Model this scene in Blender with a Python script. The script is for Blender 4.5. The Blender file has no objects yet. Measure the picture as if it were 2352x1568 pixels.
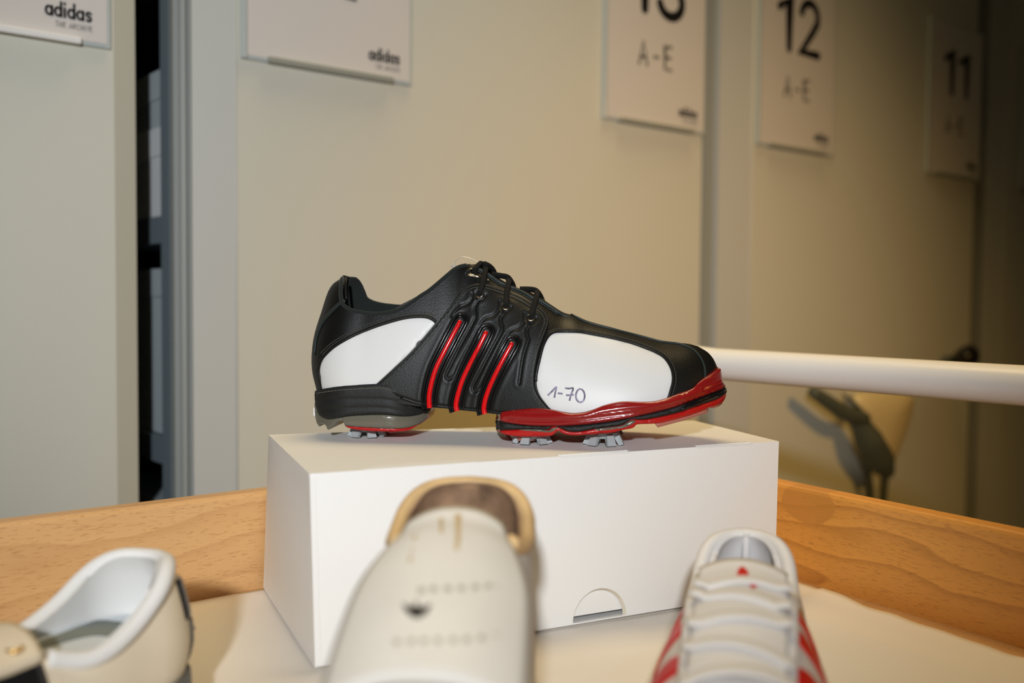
import bpy, bmesh, math, random
import numpy as np
from mathutils import Vector, Matrix, noise
from mathutils.geometry import delaunay_2d_cdt

random.seed(7)
scene = bpy.context.scene
COL = scene.collection

# ------------------------------------------------------------------ camera
F, CX, CY = 2287.0, 1176.0, 784.0           # focal length / centre in pixels of the 2352x1568 frame
TB = 0.85                                   # height of the tray surface
CZ = TB + 0.2107                            # camera height
BT = TB + 0.1107                            # top of the shoe box
PITCH, ROLL = math.atan(96 / F), math.radians(0.46)
_f = Vector((0, math.cos(PITCH), -math.sin(PITCH)))
_r0 = Vector((1, 0, 0)); _u0 = _r0.cross(_f)
_r = _r0 * math.cos(ROLL) + _u0 * math.sin(ROLL)
_u = _u0 * math.cos(ROLL) - _r0 * math.sin(ROLL)
CAM = Vector((0, 0, CZ))
cam_d = bpy.data.cameras.new('camera'); cam = bpy.data.objects.new('camera', cam_d); COL.objects.link(cam)
cam.matrix_world = Matrix(((_r.x, _u.x, -_f.x, 0), (_r.y, _u.y, -_f.y, 0), (_r.z, _u.z, -_f.z, CZ), (0, 0, 0, 1)))
cam_d.sensor_width = 36; cam_d.lens = 36 * F / 2352
cam_d.clip_start = 0.02; cam_d.clip_end = 50
cam_d.dof.use_dof = True; cam_d.dof.focus_distance = 0.70; cam_d.dof.aperture_fstop = 4.0
scene.camera = cam

# ------------------------------------------------------------------ world, lights, exposure
world = bpy.data.worlds.new('world'); scene.world = world; world.use_nodes = True
bg = world.node_tree.nodes['Background']
bg.inputs[0].default_value = (1.0, 0.78, 0.48, 1); bg.inputs[1].default_value = 0.018

def spot(name, loc, target, energy, size_deg, blend, radius, color):
    d = bpy.data.lights.new(name, 'SPOT'); o = bpy.data.objects.new(name, d); COL.objects.link(o)
    d.energy = energy; d.spot_size = math.radians(size_deg); d.spot_blend = blend
    d.shadow_soft_size = radius; d.color = color
    o.location = loc
    o.rotation_euler = (Vector(target) - Vector(loc)).to_track_quat('-Z', 'Y').to_euler()
    return o
# the photographer's flash: above and behind the camera, a little to the left (direction read off the shoe's shadow)
spot('photo_flash', (-0.05, -0.60, CZ + 0.30), (-0.12, 0.80, CZ + 0.10), 66, 50, 0.9, 0.028, (0.97, 1.0, 1.05))
# a warm shaded lamp standing beyond the right edge of the picture
spot('warm_lamp', (1.00, 0.35, CZ + 0.42), (0.40, 1.48, CZ - 0.24), 31, 79, 1.0, 0.07, (1.0, 0.55, 0.12))
# the ceiling panel a little behind the cart: its soft shadow lies straight under the shoe
_d = bpy.data.lights.new('ceiling_panel', 'AREA'); _d.shape = 'RECTANGLE'; _d.size = 1.0; _d.size_y = 0.6
_d.energy = 6.5; _d.spread = math.radians(100); _d.color = (1.0, 0.76, 0.40)
_o = bpy.data.objects.new('ceiling_panel', _d); COL.objects.link(_o); _o.location = (0.05, 1.15, 2.70)
scene.view_settings.view_transform = 'Standard'; scene.view_settings.look = 'None'
scene.view_settings.exposure = 0.0; scene.view_settings.gamma = 1.0
scene.view_settings.use_curve_mapping = False

# ------------------------------------------------------------------ pixel helpers (real places found from the photo's geometry)
def ray(px, py): return _r * ((px - CX) / F) + _u * ((CY - py) / F) + _f
def on_z(px, py, z):
    d = ray(px, py); return CAM + d * ((z - CZ) / d.z)
def at_y(px, py, y):
    d = ray(px, py); return CAM + d * (y / d.y)

# ------------------------------------------------------------------ materials
MATS = {}
def mat(name, color, rough=0.5, spec=0.5, metal=0.0, bump=None, var=None, coat=0.0, sss=0.0, sss_col=None,
        trans=0.0, sheen=0.0, ior=1.45):
    """bump=(scale, strength, distance); var=(scale, amount) mottles the colour a little."""
    if name in MATS: return MATS[name]
    m = bpy.data.materials.new(name); m.use_nodes = True
    nt = m.node_tree; b = nt.nodes['Principled BSDF']
    b.inputs['Base Color'].default_value = (*color, 1); b.inputs['Roughness'].default_value = rough
    b.inputs['Specular IOR Level'].default_value = spec; b.inputs['Metallic'].default_value = metal
    b.inputs['Coat Weight'].default_value = coat; b.inputs['Coat Roughness'].default_value = 0.08
    b.inputs['IOR'].default_value = ior
    if sss:
        b.inputs['Subsurface Weight'].default_value = sss
        b.inputs['Subsurface Radius'].default_value = sss_col or (1, 0.3, 0.2)
        b.inputs['Subsurface Scale'].default_value = 0.003
    b.inputs['Transmission Weight'].default_value = trans
    b.inputs['Sheen Weight'].default_value = sheen
    tc = nt.nodes.new('ShaderNodeTexCoord')
    if bump:
        n = nt.nodes.new('ShaderNodeTexNoise'); n.inputs['Scale'].default_value = bump[0]
        n.inputs['Detail'].default_value = 3.0
        nt.links.new(tc.outputs['Object'], n.inputs['Vector'])
        bp = nt.nodes.new('ShaderNodeBump'); bp.inputs['Strength'].default_value = bump[1]
        bp.inputs['Distance'].default_value = bump[2]
        nt.links.new(n.outputs['Fac'], bp.inputs['Height']); nt.links.new(bp.outputs['Normal'], b.inputs['Normal'])
    if var:
        n2 = nt.nodes.new('ShaderNodeTexNoise'); n2.inputs['Scale'].default_value = var[0]
        n2.inputs['Detail'].default_value = 4.0
        nt.links.new(tc.outputs['Object'], n2.inputs['Vector'])
        rp = nt.nodes.new('ShaderNodeValToRGB')
        a = var[1]
        rp.color_ramp.elements[0].position = 0.3; rp.color_ramp.elements[1].position = 0.7
        rp.color_ramp.elements[0].color = (*[c * (1 - a) for c in color], 1)
        rp.color_ramp.elements[1].color = (*[min(1, c * (1 + a)) for c in color], 1)
        nt.links.new(n2.outputs['Fac'], rp.inputs['Fac']); nt.links.new(rp.outputs['Color'], b.inputs['Base Color'])
    MATS[name] = m
    return m

def wood_mat(name, base, dark, rings, fleck, freq=42.0, knot=None):
    """beech: wavy growth lines along local X, short dark pore flecks, broad tone drift, optional dark heart patch"""
    m = bpy.data.materials.new(name); m.use_nodes = True
    nt = m.node_tree; N = nt.nodes; L = nt.links; b = N['Principled BSDF']
    b.inputs['Roughness'].default_value = 0.40; b.inputs['Specular IOR Level'].default_value = 0.4
    tc = N.new('ShaderNodeTexCoord')
    def noise_(scale, detail, vec=(1, 1, 1)):
        mp = N.new('ShaderNodeMapping'); mp.inputs['Scale'].default_value = vec; L.new(tc.outputs['Object'], mp.inputs['Vector'])
        n = N.new('ShaderNodeTexNoise'); n.inputs['Scale'].default_value = scale; n.inputs['Detail'].default_value = detail
        L.new(mp.outputs['Vector'], n.inputs['Vector']); return n.outputs['Fac']
    def mth(op, a, b_=None):
        n = N.new('ShaderNodeMath'); n.operation = op
        for i, v in enumerate((a, b_)):
            if v is None: continue
            if hasattr(v, 'default_value'): L.new(v, n.inputs[i])
            else: n.inputs[i].default_value = v
        return n.outputs[0]
    sp = N.new('ShaderNodeSeparateXYZ'); L.new(tc.outputs['Object'], sp.inputs['Vector'])
    ph = mth('ADD', mth('MULTIPLY', sp.outputs['Z'], freq), mth('MULTIPLY', noise_(1.0, 2.0, (3.5, 10, 14)), 5.5))
    ph = mth('ADD', ph, mth('MULTIPLY', noise_(1.0, 1.0, (22, 30, 40)), 0.35))
    fr = mth('FRACT', ph)
    r1 = N.new('ShaderNodeValToRGB'); e = r1.color_ramp.elements
    e[0].position = 0.0; e[0].color = (*base, 1)
    mixc = lambda k: (*[x * (1 - k) + y * k for x, y in zip(base, dark)], 1)
    e[1].position = 0.70; e[1].color = mixc(rings * 0.35)
    k = e.new(0.94); k.color = mixc(rings)
    k = e.new(1.0); k.color = (*base, 1)
    L.new(fr, r1.inputs['Fac'])
    r2 = N.new('ShaderNodeValToRGB'); e = r2.color_ramp.elements
    e[0].position = 0.60; e[0].color = (0, 0, 0, 1); e[1].position = 0.68; e[1].color = (1, 1, 1, 1)
    L.new(noise_(2.0, 1.0, (75, 700, 700)), r2.inputs['Fac'])
    fm = mth('MULTIPLY', r2.outputs['Color'], fleck)
    mx0 = N.new('ShaderNodeMixRGB'); mx0.blend_type = 'MULTIPLY'; mx0.inputs[2].default_value = (0.88, 0.80, 0.70, 1)
    L.new(noise_(1.2, 3.0, (3, 25, 25)), mx0.inputs[0]); L.new(r1.outputs['Color'], mx0.inputs[1])
    mx = N.new('ShaderNodeMixRGB'); mx.inputs[2].default_value = (*dark, 1)
    L.new(fm, mx.inputs[0]); L.new(mx0.outputs['Color'], mx.inputs[1])
    col = mx.outputs['Color']
    if knot:
        kx, kz, rx, rz = knot
        dx = mth('MULTIPLY', mth('SUBTRACT', sp.outputs['X'], kx), 1 / rx); dz = mth('MULTIPLY', mth('SUBTRACT', sp.outputs['Z'], kz), 1 / rz)
        d2 = mth('ADD', mth('ADD', mth('MULTIPLY', dx, dx), mth('MULTIPLY', dz, dz)), mth('MULTIPLY', noise_(1.0, 2.0, (60, 60, 60)), 0.5))
        r3 = N.new('ShaderNodeValToRGB'); e = r3.color_ramp.elements
        e[0].position = 0.55; e[0].color = (0.75, 0.75, 0.75, 1); e[1].position = 0.60; e[1].color = (0, 0, 0, 1)
        L.new(mth('MULTIPLY', d2, 0.5), r3.inputs['Fac'])
        mk = N.new('ShaderNodeMixRGB'); mk.inputs[2].default_value = (*[x * 0.45 + y * 0.55 for x, y in zip(base, dark)], 1)
        L.new(r3.outputs['Color'], mk.inputs[0]); L.new(col, mk.inputs[1]); col = mk.outputs['Color']
    L.new(col, b.inputs['Base Color'])
    bp = N.new('ShaderNodeBump'); bp.inputs['Strength'].default_value = 0.15; bp.inputs['Distance'].default_value = 0.0003
    bp.invert = True
    L.new(r2.outputs['Color'], bp.inputs['Height']); L.new(bp.outputs['Normal'], b.inputs['Normal'])
    return m

M_panel = mat('beige_painted_metal', (0.66, 0.655, 0.56), 0.45, 0.35, bump=(900, 0.06, 0.0004))
M_strip = mat('grey_painted_metal', (0.56, 0.57, 0.53), 0.38, 0.4)
M_alu = mat('grey_profile', (0.30, 0.32, 0.30), 0.5, 0.35)
M_darkmetal = mat('dark_shelf_metal', (0.055, 0.065, 0.07), 0.5, 0.4)
M_greymetal = mat('blue_grey_shelf_metal', (0.19, 0.24, 0.27), 0.5, 0.4)
M_carton = mat('white_cardboard', (0.84, 0.83, 0.795), 0.62, 0.25, bump=(700, 0.05, 0.0004), var=(5, 0.015))
M_slotshade = mat('shaded_slot_board', (0.52, 0.53, 0.50), 0.75, 0.15)  # carton darkened to grey: shade of the tuck slots put into the colour
M_cartonedge = mat('cut_cardboard_edge', (0.68, 0.62, 0.50), 0.8, 0.1)
M_paper = mat('white_wrapping_paper', (0.82, 0.765, 0.68), 0.75, 0.15, bump=(60, 0.10, 0.002))
M_signpaper = mat('sign_paper', (0.70, 0.665, 0.62), 0.35, 0.4)
M_holder = mat('clear_acrylic', (0.52, 0.57, 0.55), 0.18, 0.5)
M_clip = mat('sign_clip_bar', (0.34, 0.35, 0.30), 0.22, 0.6)
M_ink = mat('black_print', (0.012, 0.012, 0.012), 0.5, 0.2)
M_inkgrey = mat('grey_print', (0.10, 0.095, 0.085), 0.5, 0.2)
M_box1 = mat('grey_archive_carton', (0.50, 0.57, 0.60), 0.7, 0.2)
M_box2 = mat('pale_archive_carton', (0.84, 0.87, 0.88), 0.7, 0.2)
M_tube = mat('white_lacquered_tube', (0.86, 0.85, 0.82), 0.30, 0.45)
M_floor = mat('grey_floor', (0.30, 0.28, 0.25), 0.6, 0.3, var=(3, 0.1))
M_wall = mat('plain_wall', (0.45, 0.42, 0.36), 0.8, 0.2)
M_wood = wood_mat('beech_wood', (0.72, 0.44, 0.195), (0.42, 0.19, 0.06), 0.30, 0.5, 20.0)
M_woodR = wood_mat('beech_wood_ringed', (0.90, 0.43, 0.09), (0.40, 0.15, 0.03), 0.50, 0.4, 48.0, knot=(-0.075, 0.058, 0.026, 0.016))

M_leather = mat('black_leather', (0.0055, 0.0055, 0.005), 0.42, 0.33, bump=(1100, 0.25, 0.0006))
M_leather2 = mat('black_moulded_leather', (0.007, 0.0075, 0.007), 0.44, 0.34, bump=(1100, 0.25, 0.0006))
M_lining = mat('dark_suede_lining', (0.018, 0.022, 0.020), 0.95, 0.1, bump=(2500, 0.2, 0.0003), sheen=0.1)
M_edge = mat('teal_black_edge', (0.010, 0.020, 0.020), 0.5, 0.5)
M_white = mat('white_smooth_leather', (0.67, 0.675, 0.655), 0.42, 0.4, bump=(420, 0.05, 0.0005))
M_stitch = mat('black_thread', (0.05, 0.052, 0.046), 0.6, 0.4)
M_lace = mat('black_braided_cord', (0.006, 0.006, 0.006), 0.75, 0.3, bump=(3500, 0.9, 0.0006))
M_gloss = mat('black_gloss_rubber', (0.006, 0.006, 0.006), 0.2, 0.35)
M_red = mat('red_gloss_rubber', (0.62, 0.004, 0.006), 0.22, 0.5, coat=0.3)
M_redsole = mat('dark_red_translucent_rubber', (0.25, 0.008, 0.008), 0.24, 0.5, sss=0.12, sss_col=(1, 0.1, 0.08), coat=0.25)
M_redlow = mat('red_outsole_rubber', (0.42, 0.010, 0.008), 0.30, 0.5, sss=0.2, sss_col=(1, 0.1, 0.08))
M_pink = mat('milky_pink_rubber', (0.42, 0.16, 0.12), 0.28, 0.5, sss=0.4, sss_col=(1, 0.4, 0.3))
M_olive = mat('smoky_translucent_rubber', (0.125, 0.115, 0.085), 0.24, 0.5, coat=0.2)
M_foam = mat('black_grained_midsole', (0.010, 0.011, 0.010), 0.55, 0.4, bump=(1300, 0.5, 0.0006))
M_cleat = mat('grey_cleat_plastic', (0.36, 0.39, 0.39), 0.45, 0.4)
M_steel = mat('polished_steel', (0.62, 0.58, 0.50), 0.2, 0.5, metal=1.0)
M_pen = mat('violet_marker', (0.24, 0.215, 0.30), 0.6, 0.2, var=(300, 0.6))
M_clear = mat('clear_nylon', (0.72, 0.68, 0.60), 0.2, 0.5, trans=0.5)

M_cream = mat('cream_leather', (0.72, 0.62, 0.46), 0.5, 0.35, var=(30, 0.05))
M_lightlining = mat('pale_padded_lining', (0.72, 0.71, 0.68), 0.8, 0.2)
M_insole = mat('pale_blue_insole', (0.62, 0.66, 0.68), 0.8, 0.2)
M_insoleprint = mat('grey_green_print', (0.20, 0.22, 0.20), 0.8, 0.2)
M_blackpatent = mat('black_patent', (0.012, 0.012, 0.012), 0.25, 0.5)
M_heelgrey = mat('dark_grey_heel_rubber', (0.10, 0.10, 0.095), 0.45, 0.4)
M_gold = mat('gold_metal', (0.75, 0.48, 0.16), 0.3, 0.5, metal=1.0)
M_goldprint = mat('gold_print', (0.55, 0.36, 0.06), 0.4, 0.5)
M_oldwhite = mat('aged_white_leather', (0.73, 0.70, 0.63), 0.5, 0.35, var=(18, 0.06), bump=(160, 0.12, 0.001))
M_tan = mat('tan_leather', (0.62, 0.42, 0.20), 0.55, 0.3, var=(40, 0.18))
M_brownlining = mat('brown_worn_lining', (0.28, 0.17, 0.10), 0.7, 0.2, var=(55, 0.5))
M_yellowed = mat('yellowed_crack', (0.55, 0.42, 0.24), 0.7, 0.2)
M_perf = mat('perforation_shade', (0.42, 0.38, 0.30), 0.8, 0.1)
M_sneaker = mat('white_sneaker_leather', (0.78, 0.755, 0.72), 0.45, 0.35, bump=(160, 0.1, 0.001))
M_sneakerin = mat('white_mesh_lining', (0.72, 0.70, 0.69), 0.8, 0.2)
M_whitelace = mat('white_cotton_lace', (0.80, 0.775, 0.74), 0.8, 0.2, bump=(900, 0.5, 0.0006))
M_stripe_red = mat('red_stripe_leather', (0.66, 0.012, 0.008), 0.4, 0.4)
M_green = mat('faded_green_stripe', (0.38, 0.44, 0.31), 0.5, 0.3)
M_rubberwhite = mat('off_white_rubber', (0.70, 0.66, 0.58), 0.5, 0.3)
M_crank = mat('grey_green_crank_plastic', (0.085, 0.095, 0.07), 0.45, 0.4)
M_creamplastic = mat('cream_plastic', (0.80, 0.66, 0.36), 0.45, 0.4)
M_blackplastic = mat('black_plastic', (0.010, 0.009, 0.008), 0.3, 0.5)

# ------------------------------------------------------------------ object helpers
def empty(name, loc=(0, 0, 0), M=None):
    o = bpy.data.objects.new(name, None); COL.objects.link(o); o.empty_display_size = 0.02
    if M is not None: o.matrix_world = M
    else: o.location = loc
    return o
def tag(o, label=None, cat=None, group=None, kind=None):
    if label: o['label'] = label
    if cat: o['category'] = cat
    if group: o['group'] = group
    if kind: o['kind'] = kind
    return o
def obj_from(name, verts, faces, material, parent=None, smooth=False, mats=None, fmat=None):
    me = bpy.data.meshes.new(name); me.from_pydata([tuple(v) for v in verts], [], [tuple(f) for f in faces]); me.update()
    o = bpy.data.objects.new(name, me); COL.objects.link(o)
    for mm in (mats or [material]): me.materials.append(mm)
    if fmat:
        for p, k in zip(me.polygons, fmat): p.material_index = k
    if smooth:
        for p in me.polygons: p.use_smooth = True
    if parent is not None: o.parent = parent
    return o
def obj_bm(name, bm, material, parent=None, smooth=False):
    bmesh.ops.recalc_face_normals(bm, faces=bm.faces[:])
    me = bpy.data.meshes.new(name); bm.to_mesh(me); bm.free()
    me.materials.append(material)
    if smooth:
        for p in me.polygons: p.use_smooth = True
    o = bpy.data.objects.new(name, me); COL.objects.link(o)
    if parent is not None: o.parent = parent
    return o
def bm_box(bm, x0, x1, y0, y1, z0, z1, bevel=0.0, fn=None):
    vs = [bm.verts.new((x, y, z)) for z in (z0, z1) for x, y in ((x0, y0), (x1, y0), (x1, y1), (x0, y1))]
    fs = [(3, 2, 1, 0), (4, 5, 6, 7), (0, 1, 5, 4), (1, 2, 6, 5), (2, 3, 7, 6), (3, 0, 4, 7)]
    faces = [bm.faces.new([vs[i] for i in f]) for f in fs]
    if bevel:
        es = list({e for f in faces for e in f.edges})
        g = bmesh.ops.bevel(bm, geom=es, offset=bevel, segments=2, affect='EDGES', profile=0.5)
    if fn:
        for v in bm.verts: v.co = fn(v.co)
def box_obj(name, ext, material, parent=None, bevel=0.0):
    bm = bmesh.new(); bm_box(bm, *ext, bevel=bevel)
    return obj_bm(name, bm, material, parent)
def cr(points, n_per=8, closed=False):
    """Catmull-Rom through points (any dimension)."""
    P = [np.array(p, float) for p in points]; out = []
    m = len(P)
    rng = range(m) if closed else range(m - 1)
    for i in rng:
        p1, p2 = P[i], P[(i + 1) % m]
        p0 = P[(i - 1) % m] if (closed or i > 0) else 2 * p1 - p2
        p3 = P[(i + 2) % m] if (closed or i < m - 2) else 2 * p2 - p1
        for k in range(n_per):
            t = k / n_per
            out.append(0.5 * ((2 * p1) + (-p0 + p2) * t + (2 * p0 - 5 * p1 + 4 * p2 - p3) * t * t + (-p0 + 3 * p1 - 3 * p2 + p3) * t ** 3))
    if not closed: out.append(P[-1])
    return np.array(out)
def resample(pts, n, cosine=False, closed=False):
    p = np.array(pts, float)
    if closed: p = np.vstack([p, p[:1]])
    d = np.concatenate([[0], np.cumsum(np.linalg.norm(np.diff(p, axis=0), axis=1))])
    u = np.linspace(0, 1, n + 1)[:-1] if closed else np.linspace(0, 1, n)
    if cosine: u = 0.5 - 0.5 * np.cos(np.pi * u)
    u = u * d[-1]
    return np.stack([np.interp(u, d, p[:, k]) for k in range(p.shape[1])], 1)
def tube_data(path, r, sides=8, flat=1.0, up=None, caps=True, V=None, Fc=None):
    """round or flattened tube along a 3-D path; r number or list. flat scales the second axis (towards `up`)."""
    V = [] if V is None else V; Fc = [] if Fc is None else Fc
    P = [Vector(p) for p in path]; n = len(P); base = len(V)
    rr = r if hasattr(r, '__len__') else [r] * n
    prev = None
    for i in range(n):
        t = (P[min(i + 1, n - 1)] - P[max(i - 1, 0)])
        t = t.normalized() if t.length > 1e-12 else Vector((1, 0, 0))
        if up is not None:
            uu = Vector(up[i]) if hasattr(up[0], '__len__') else Vector(up)
        else:
            uu = prev if prev is not None else (Vector((0, 0, 1)) if abs(t.z) < 0.9 else Vector((1, 0, 0)))
        b = uu - t * uu.dot(t)
        if b.length < 1e-9: b = t.orthogonal()
        b.normalize(); a = t.cross(b); prev = b
        for k in range(sides):
            an = 2 * math.pi * k / sides
            V.append(P[i] + a * (math.cos(an) * rr[i]) + b * (math.sin(an) * rr[i] * flat))
    for i in range(n - 1):
        for k in range(sides):
            k2 = (k + 1) % sides
            Fc.append((base + i * sides + k, base + i * sides + k2, base + (i + 1) * sides + k2, base + (i + 1) * sides + k))
    if caps:
        Fc.append(tuple(base + k for k in reversed(range(sides))))
        Fc.append(tuple(base + (n - 1) * sides + k for k in range(sides)))
    return V, Fc
def tube(name, path, r, material, parent=None, sides=10, flat=1.0, up=None):
    V, Fc = tube_data(path, r, sides, flat, up)
    return obj_from(name, V, Fc, material, parent, smooth=True)
def torus_data(c, nrm, R, r, seg=20, sides=8, V=None, Fc=None):
    V = [] if V is None else V; Fc = [] if Fc is None else Fc; base = len(V)
    nrm = Vector(nrm).normalized(); a = nrm.orthogonal().normalized(); b = nrm.cross(a)
    for i in range(seg):
        an = 2 * math.pi * i / seg; d = a * math.cos(an) + b * math.sin(an)
        for k in range(sides):
            bn = 2 * math.pi * k / sides
            V.append(Vector(c) + d * (R + r * math.cos(bn)) + nrm * (r * math.sin(bn)))
    for i in range(seg):
        for k in range(sides):
            Fc.append((base + i * sides + k, base + ((i + 1) % seg) * sides + k, base + ((i + 1) % seg) * sides + (k + 1) % sides, base + i * sides + (k + 1) % sides))
    return V, Fc
def frame_matrix(origin, xdir):
    """local x along xdir (horizontal), y = left of it turned away, z up."""
    x = Vector((xdir[0], xdir[1], 0)).normalized(); z = Vector((0, 0, 1)); y = z.cross(x)
    return Matrix(((x.x, y.x, z.x, origin[0]), (x.y, y.y, z.y, origin[1]), (x.z, y.z, z.z, origin[2]), (0, 0, 0, 1)))

# ------------------------------------------------------------------ stroke lettering (flat print)
def arc(cx, cy, rx, ry, a0, a1, n=18):
    return [(cx + rx * math.cos(math.radians(a0 + (a1 - a0) * i / n)), cy + ry * math.sin(math.radians(a0 + (a1 - a0) * i / n))) for i in range(n + 1)]
GLY = {   # height 1 = cap height; (strokes, advance)
    '1': ([[(0.06, 0.74), (0.30, 0.94), (0.30, 0.06)]], 0.44),
    '2': ([arc(0.27, 0.70, 0.21, 0.24, 170, -20) + [(0.36, 0.45), (0.07, 0.06), (0.50, 0.06)]], 0.62),
    '3': ([arc(0.26, 0.72, 0.19, 0.22, 160, -90) , arc(0.26, 0.27, 0.22, 0.23, 90, -165)], 0.62),
    'A': ([[(0.02, 0), (0.30, 1), (0.58, 0)], [(0.12, 0.33), (0.48, 0.33)]], 0.66),
    'E': ([[(0.50, 1), (0.05, 1), (0.05, 0), (0.50, 0)], [(0.05, 0.52), (0.44, 0.52)]], 0.62),
    '-': ([[(0.05, 0.44), (0.33, 0.44)]], 0.42),
    ' ': ([], 0.34),
    'T': ([[(0, 1), (0.5, 1)], [(0.25, 1), (0.25, 0)]], 0.62),
    'H': ([[(0.05, 0), (0.05, 1)], [(0.5, 0), (0.5, 1)], [(0.05, 0.5), (0.5, 0.5)]], 0.70),
    'R': ([[(0.05, 0), (0.05, 1), (0.3, 1)] + arc(0.3, 0.76, 0.2, 0.24, 90, -90, 8) + [(0.05, 0.52)], [(0.28, 0.52), (0.5, 0)]], 0.66),
    'C': ([arc(0.33, 0.5, 0.28, 0.5, 50, 310)], 0.68),
    'I': ([[(0.05, 0), (0.05, 1)]], 0.24),
    'V': ([[(0, 1), (0.26, 0), (0.52, 1)]], 0.62),
    'a': ([arc(0.33, 0.33, 0.26, 0.27, 0, 360, 24), [(0.60, 0.62), (0.60, 0.04)]], 0.80),
    'd': ([arc(0.33, 0.33, 0.26, 0.27, 0, 360, 24), [(0.60, 0.98), (0.60, 0.04)]], 0.80),
    'i': ([[(0.12, 0.62), (0.12, 0.04)], [(0.12, 0.88), (0.12, 0.95)]], 0.36),
    's': ([[(0.50, 0.54)] + arc(0.30, 0.47, 0.19, 0.14, 40, 270, 10) + arc(0.30, 0.185, 0.20, 0.145, 90, -140, 10)], 0.66),
}
def ribbon(pts, hw, V, Fc, fn):
    P = [Vector((p[0], p[1])) for p in pts]; n = len(P); base = len(V)
    for i in range(n):
        d = P[min(i + 1, n - 1)] - P[max(i - 1, 0)]; d.normalize(); nn = Vector((-d.y, d.x))
        sc = 1.0
        if 0 < i < n - 1:
            d1 = (P[i] - P[i - 1]).normalized(); sc = min(1.8, 1 / max(0.3, abs(Vector((-d1.y, d1.x)).dot(nn))))
        V.append(fn(*(P[i] + nn * hw * sc))); V.append(fn(*(P[i] - nn * hw * sc)))
    for i in range(n - 1):
        Fc.append((base + 2 * i, base + 2 * i + 1, base + 2 * i + 3, base + 2 * i + 2))
    for i, q in ((0, 1), (n - 1, n - 2)):
        d = (P[i] - P[q]).normalized(); a0 = math.atan2(d.y, d.x); b2 = len(V)
        for k in range(9):
            an = a0 - math.pi / 2 + math.pi * k / 8
            V.append(fn(P[i].x + hw * math.cos(an), P[i].y + hw * math.sin(an)))
        Fc.append(tuple(range(b2, b2 + 9)))
def text_width(s, track=0.0): return sum(GLY[c][1] + track for c in s) - track
def lettering(name, s, h, hw, place, material, parent, wx=1.0, track=0.0, align='c'):
    """place(a, b) -> point ; a runs along the line from the anchor."""
    W = text_width(s, track) * h * wx
    x = {'c': -W / 2, 'r': -W, 'l': 0}[align]; V, Fc = [], []
    for c in s:
        for st in GLY[c][0]:
            ribbon([(x + p[0] * h * wx, p[1] * h) for p in st], hw, V, Fc, place)
        x += (GLY[c][1] + track) * h * wx
    return obj_from(name, V, Fc, material, parent)

# ------------------------------------------------------------------ the room: floor, back wall and the row of mobile shelving
TH = math.radians(51.0)
D = Vector((math.sin(TH), math.cos(TH), 0)); NW = Vector((D.y, -D.x, 0))      # along the row / out of it towards the camera
_p = at_y(550, 152, 1.104); W0 = Vector((_p.x, _p.y, 0))
def WP(t, n, z): return W0 + D * t + NW * n + Vector((0, 0, z))
def t_px(px, py=500):
    d = ray(px, py); A = np.array([[D.x, -d.x], [D.y, -d.y]])
    return float(np.linalg.solve(A, [-W0.x, -W0.y])[0])
MW = Matrix(((D.x, -NW.x, 0, W0.x), (D.y, -NW.y, 0, W0.y), (0, 0, 1, 0), (0, 0, 0, 1)))   # local: x along row, y into the row, z up

fl = box_obj('floor', (-4.0, 4.5, -2.0, 5.5, -0.05, 0.0), M_floor); tag(fl, kind='structure')
_bm = bmesh.new(); bm_box(_bm, -2.5, 4.5, 1.25, 1.33, 0.0, 2.9)
bw = obj_bm('wall_back', _bm, M_wall); bw.matrix_world = MW; tag(bw, kind='structure')

TA1s, TA1 = t_px(265), t_px(325)
TB0, TB0p, TB0s = t_px(415), t_px(450), t_px(543)
TC0, TC0p, TC0s = t_px(1614), t_px(1659), t_px(1726)
TC1 = t_px(2236); TD0, TD0p, TD0s = t_px(2260), t_px(2274), t_px(2306)
UH = 2.25
def gap_y(px):          # how deep along unit B's open side the ray at px lands
    d = ray(px, 500); P = CAM
    A = np.array([[d.x, NW.x], [d.y, NW.y]]); q = W0 + D * (TB0 + 0.004)
    s = np.linalg.solve(A, [q.x, q.y]); return float(s[1])
UPD = gap_y(378); gy = UPD + 0.004
def prism_obj(name, plan, z0, z1, material, parent):
    n = len(plan); V = [Vector((x, y, z0)) for x, y in plan] + [Vector((x, y, z1)) for x, y in plan]
    Fc = [tuple(range(n))[::-1], tuple(range(n, 2 * n))] + [(i, (i + 1) % n, n + (i + 1) % n, n + i) for i in range(n)]
    bm = bmesh.new(); vs = [bm.verts.new(v) for v in V]
    for f in Fc: bm.faces.new([vs[i] for i in f])
    return obj_bm(name, bm, material, parent)
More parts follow.
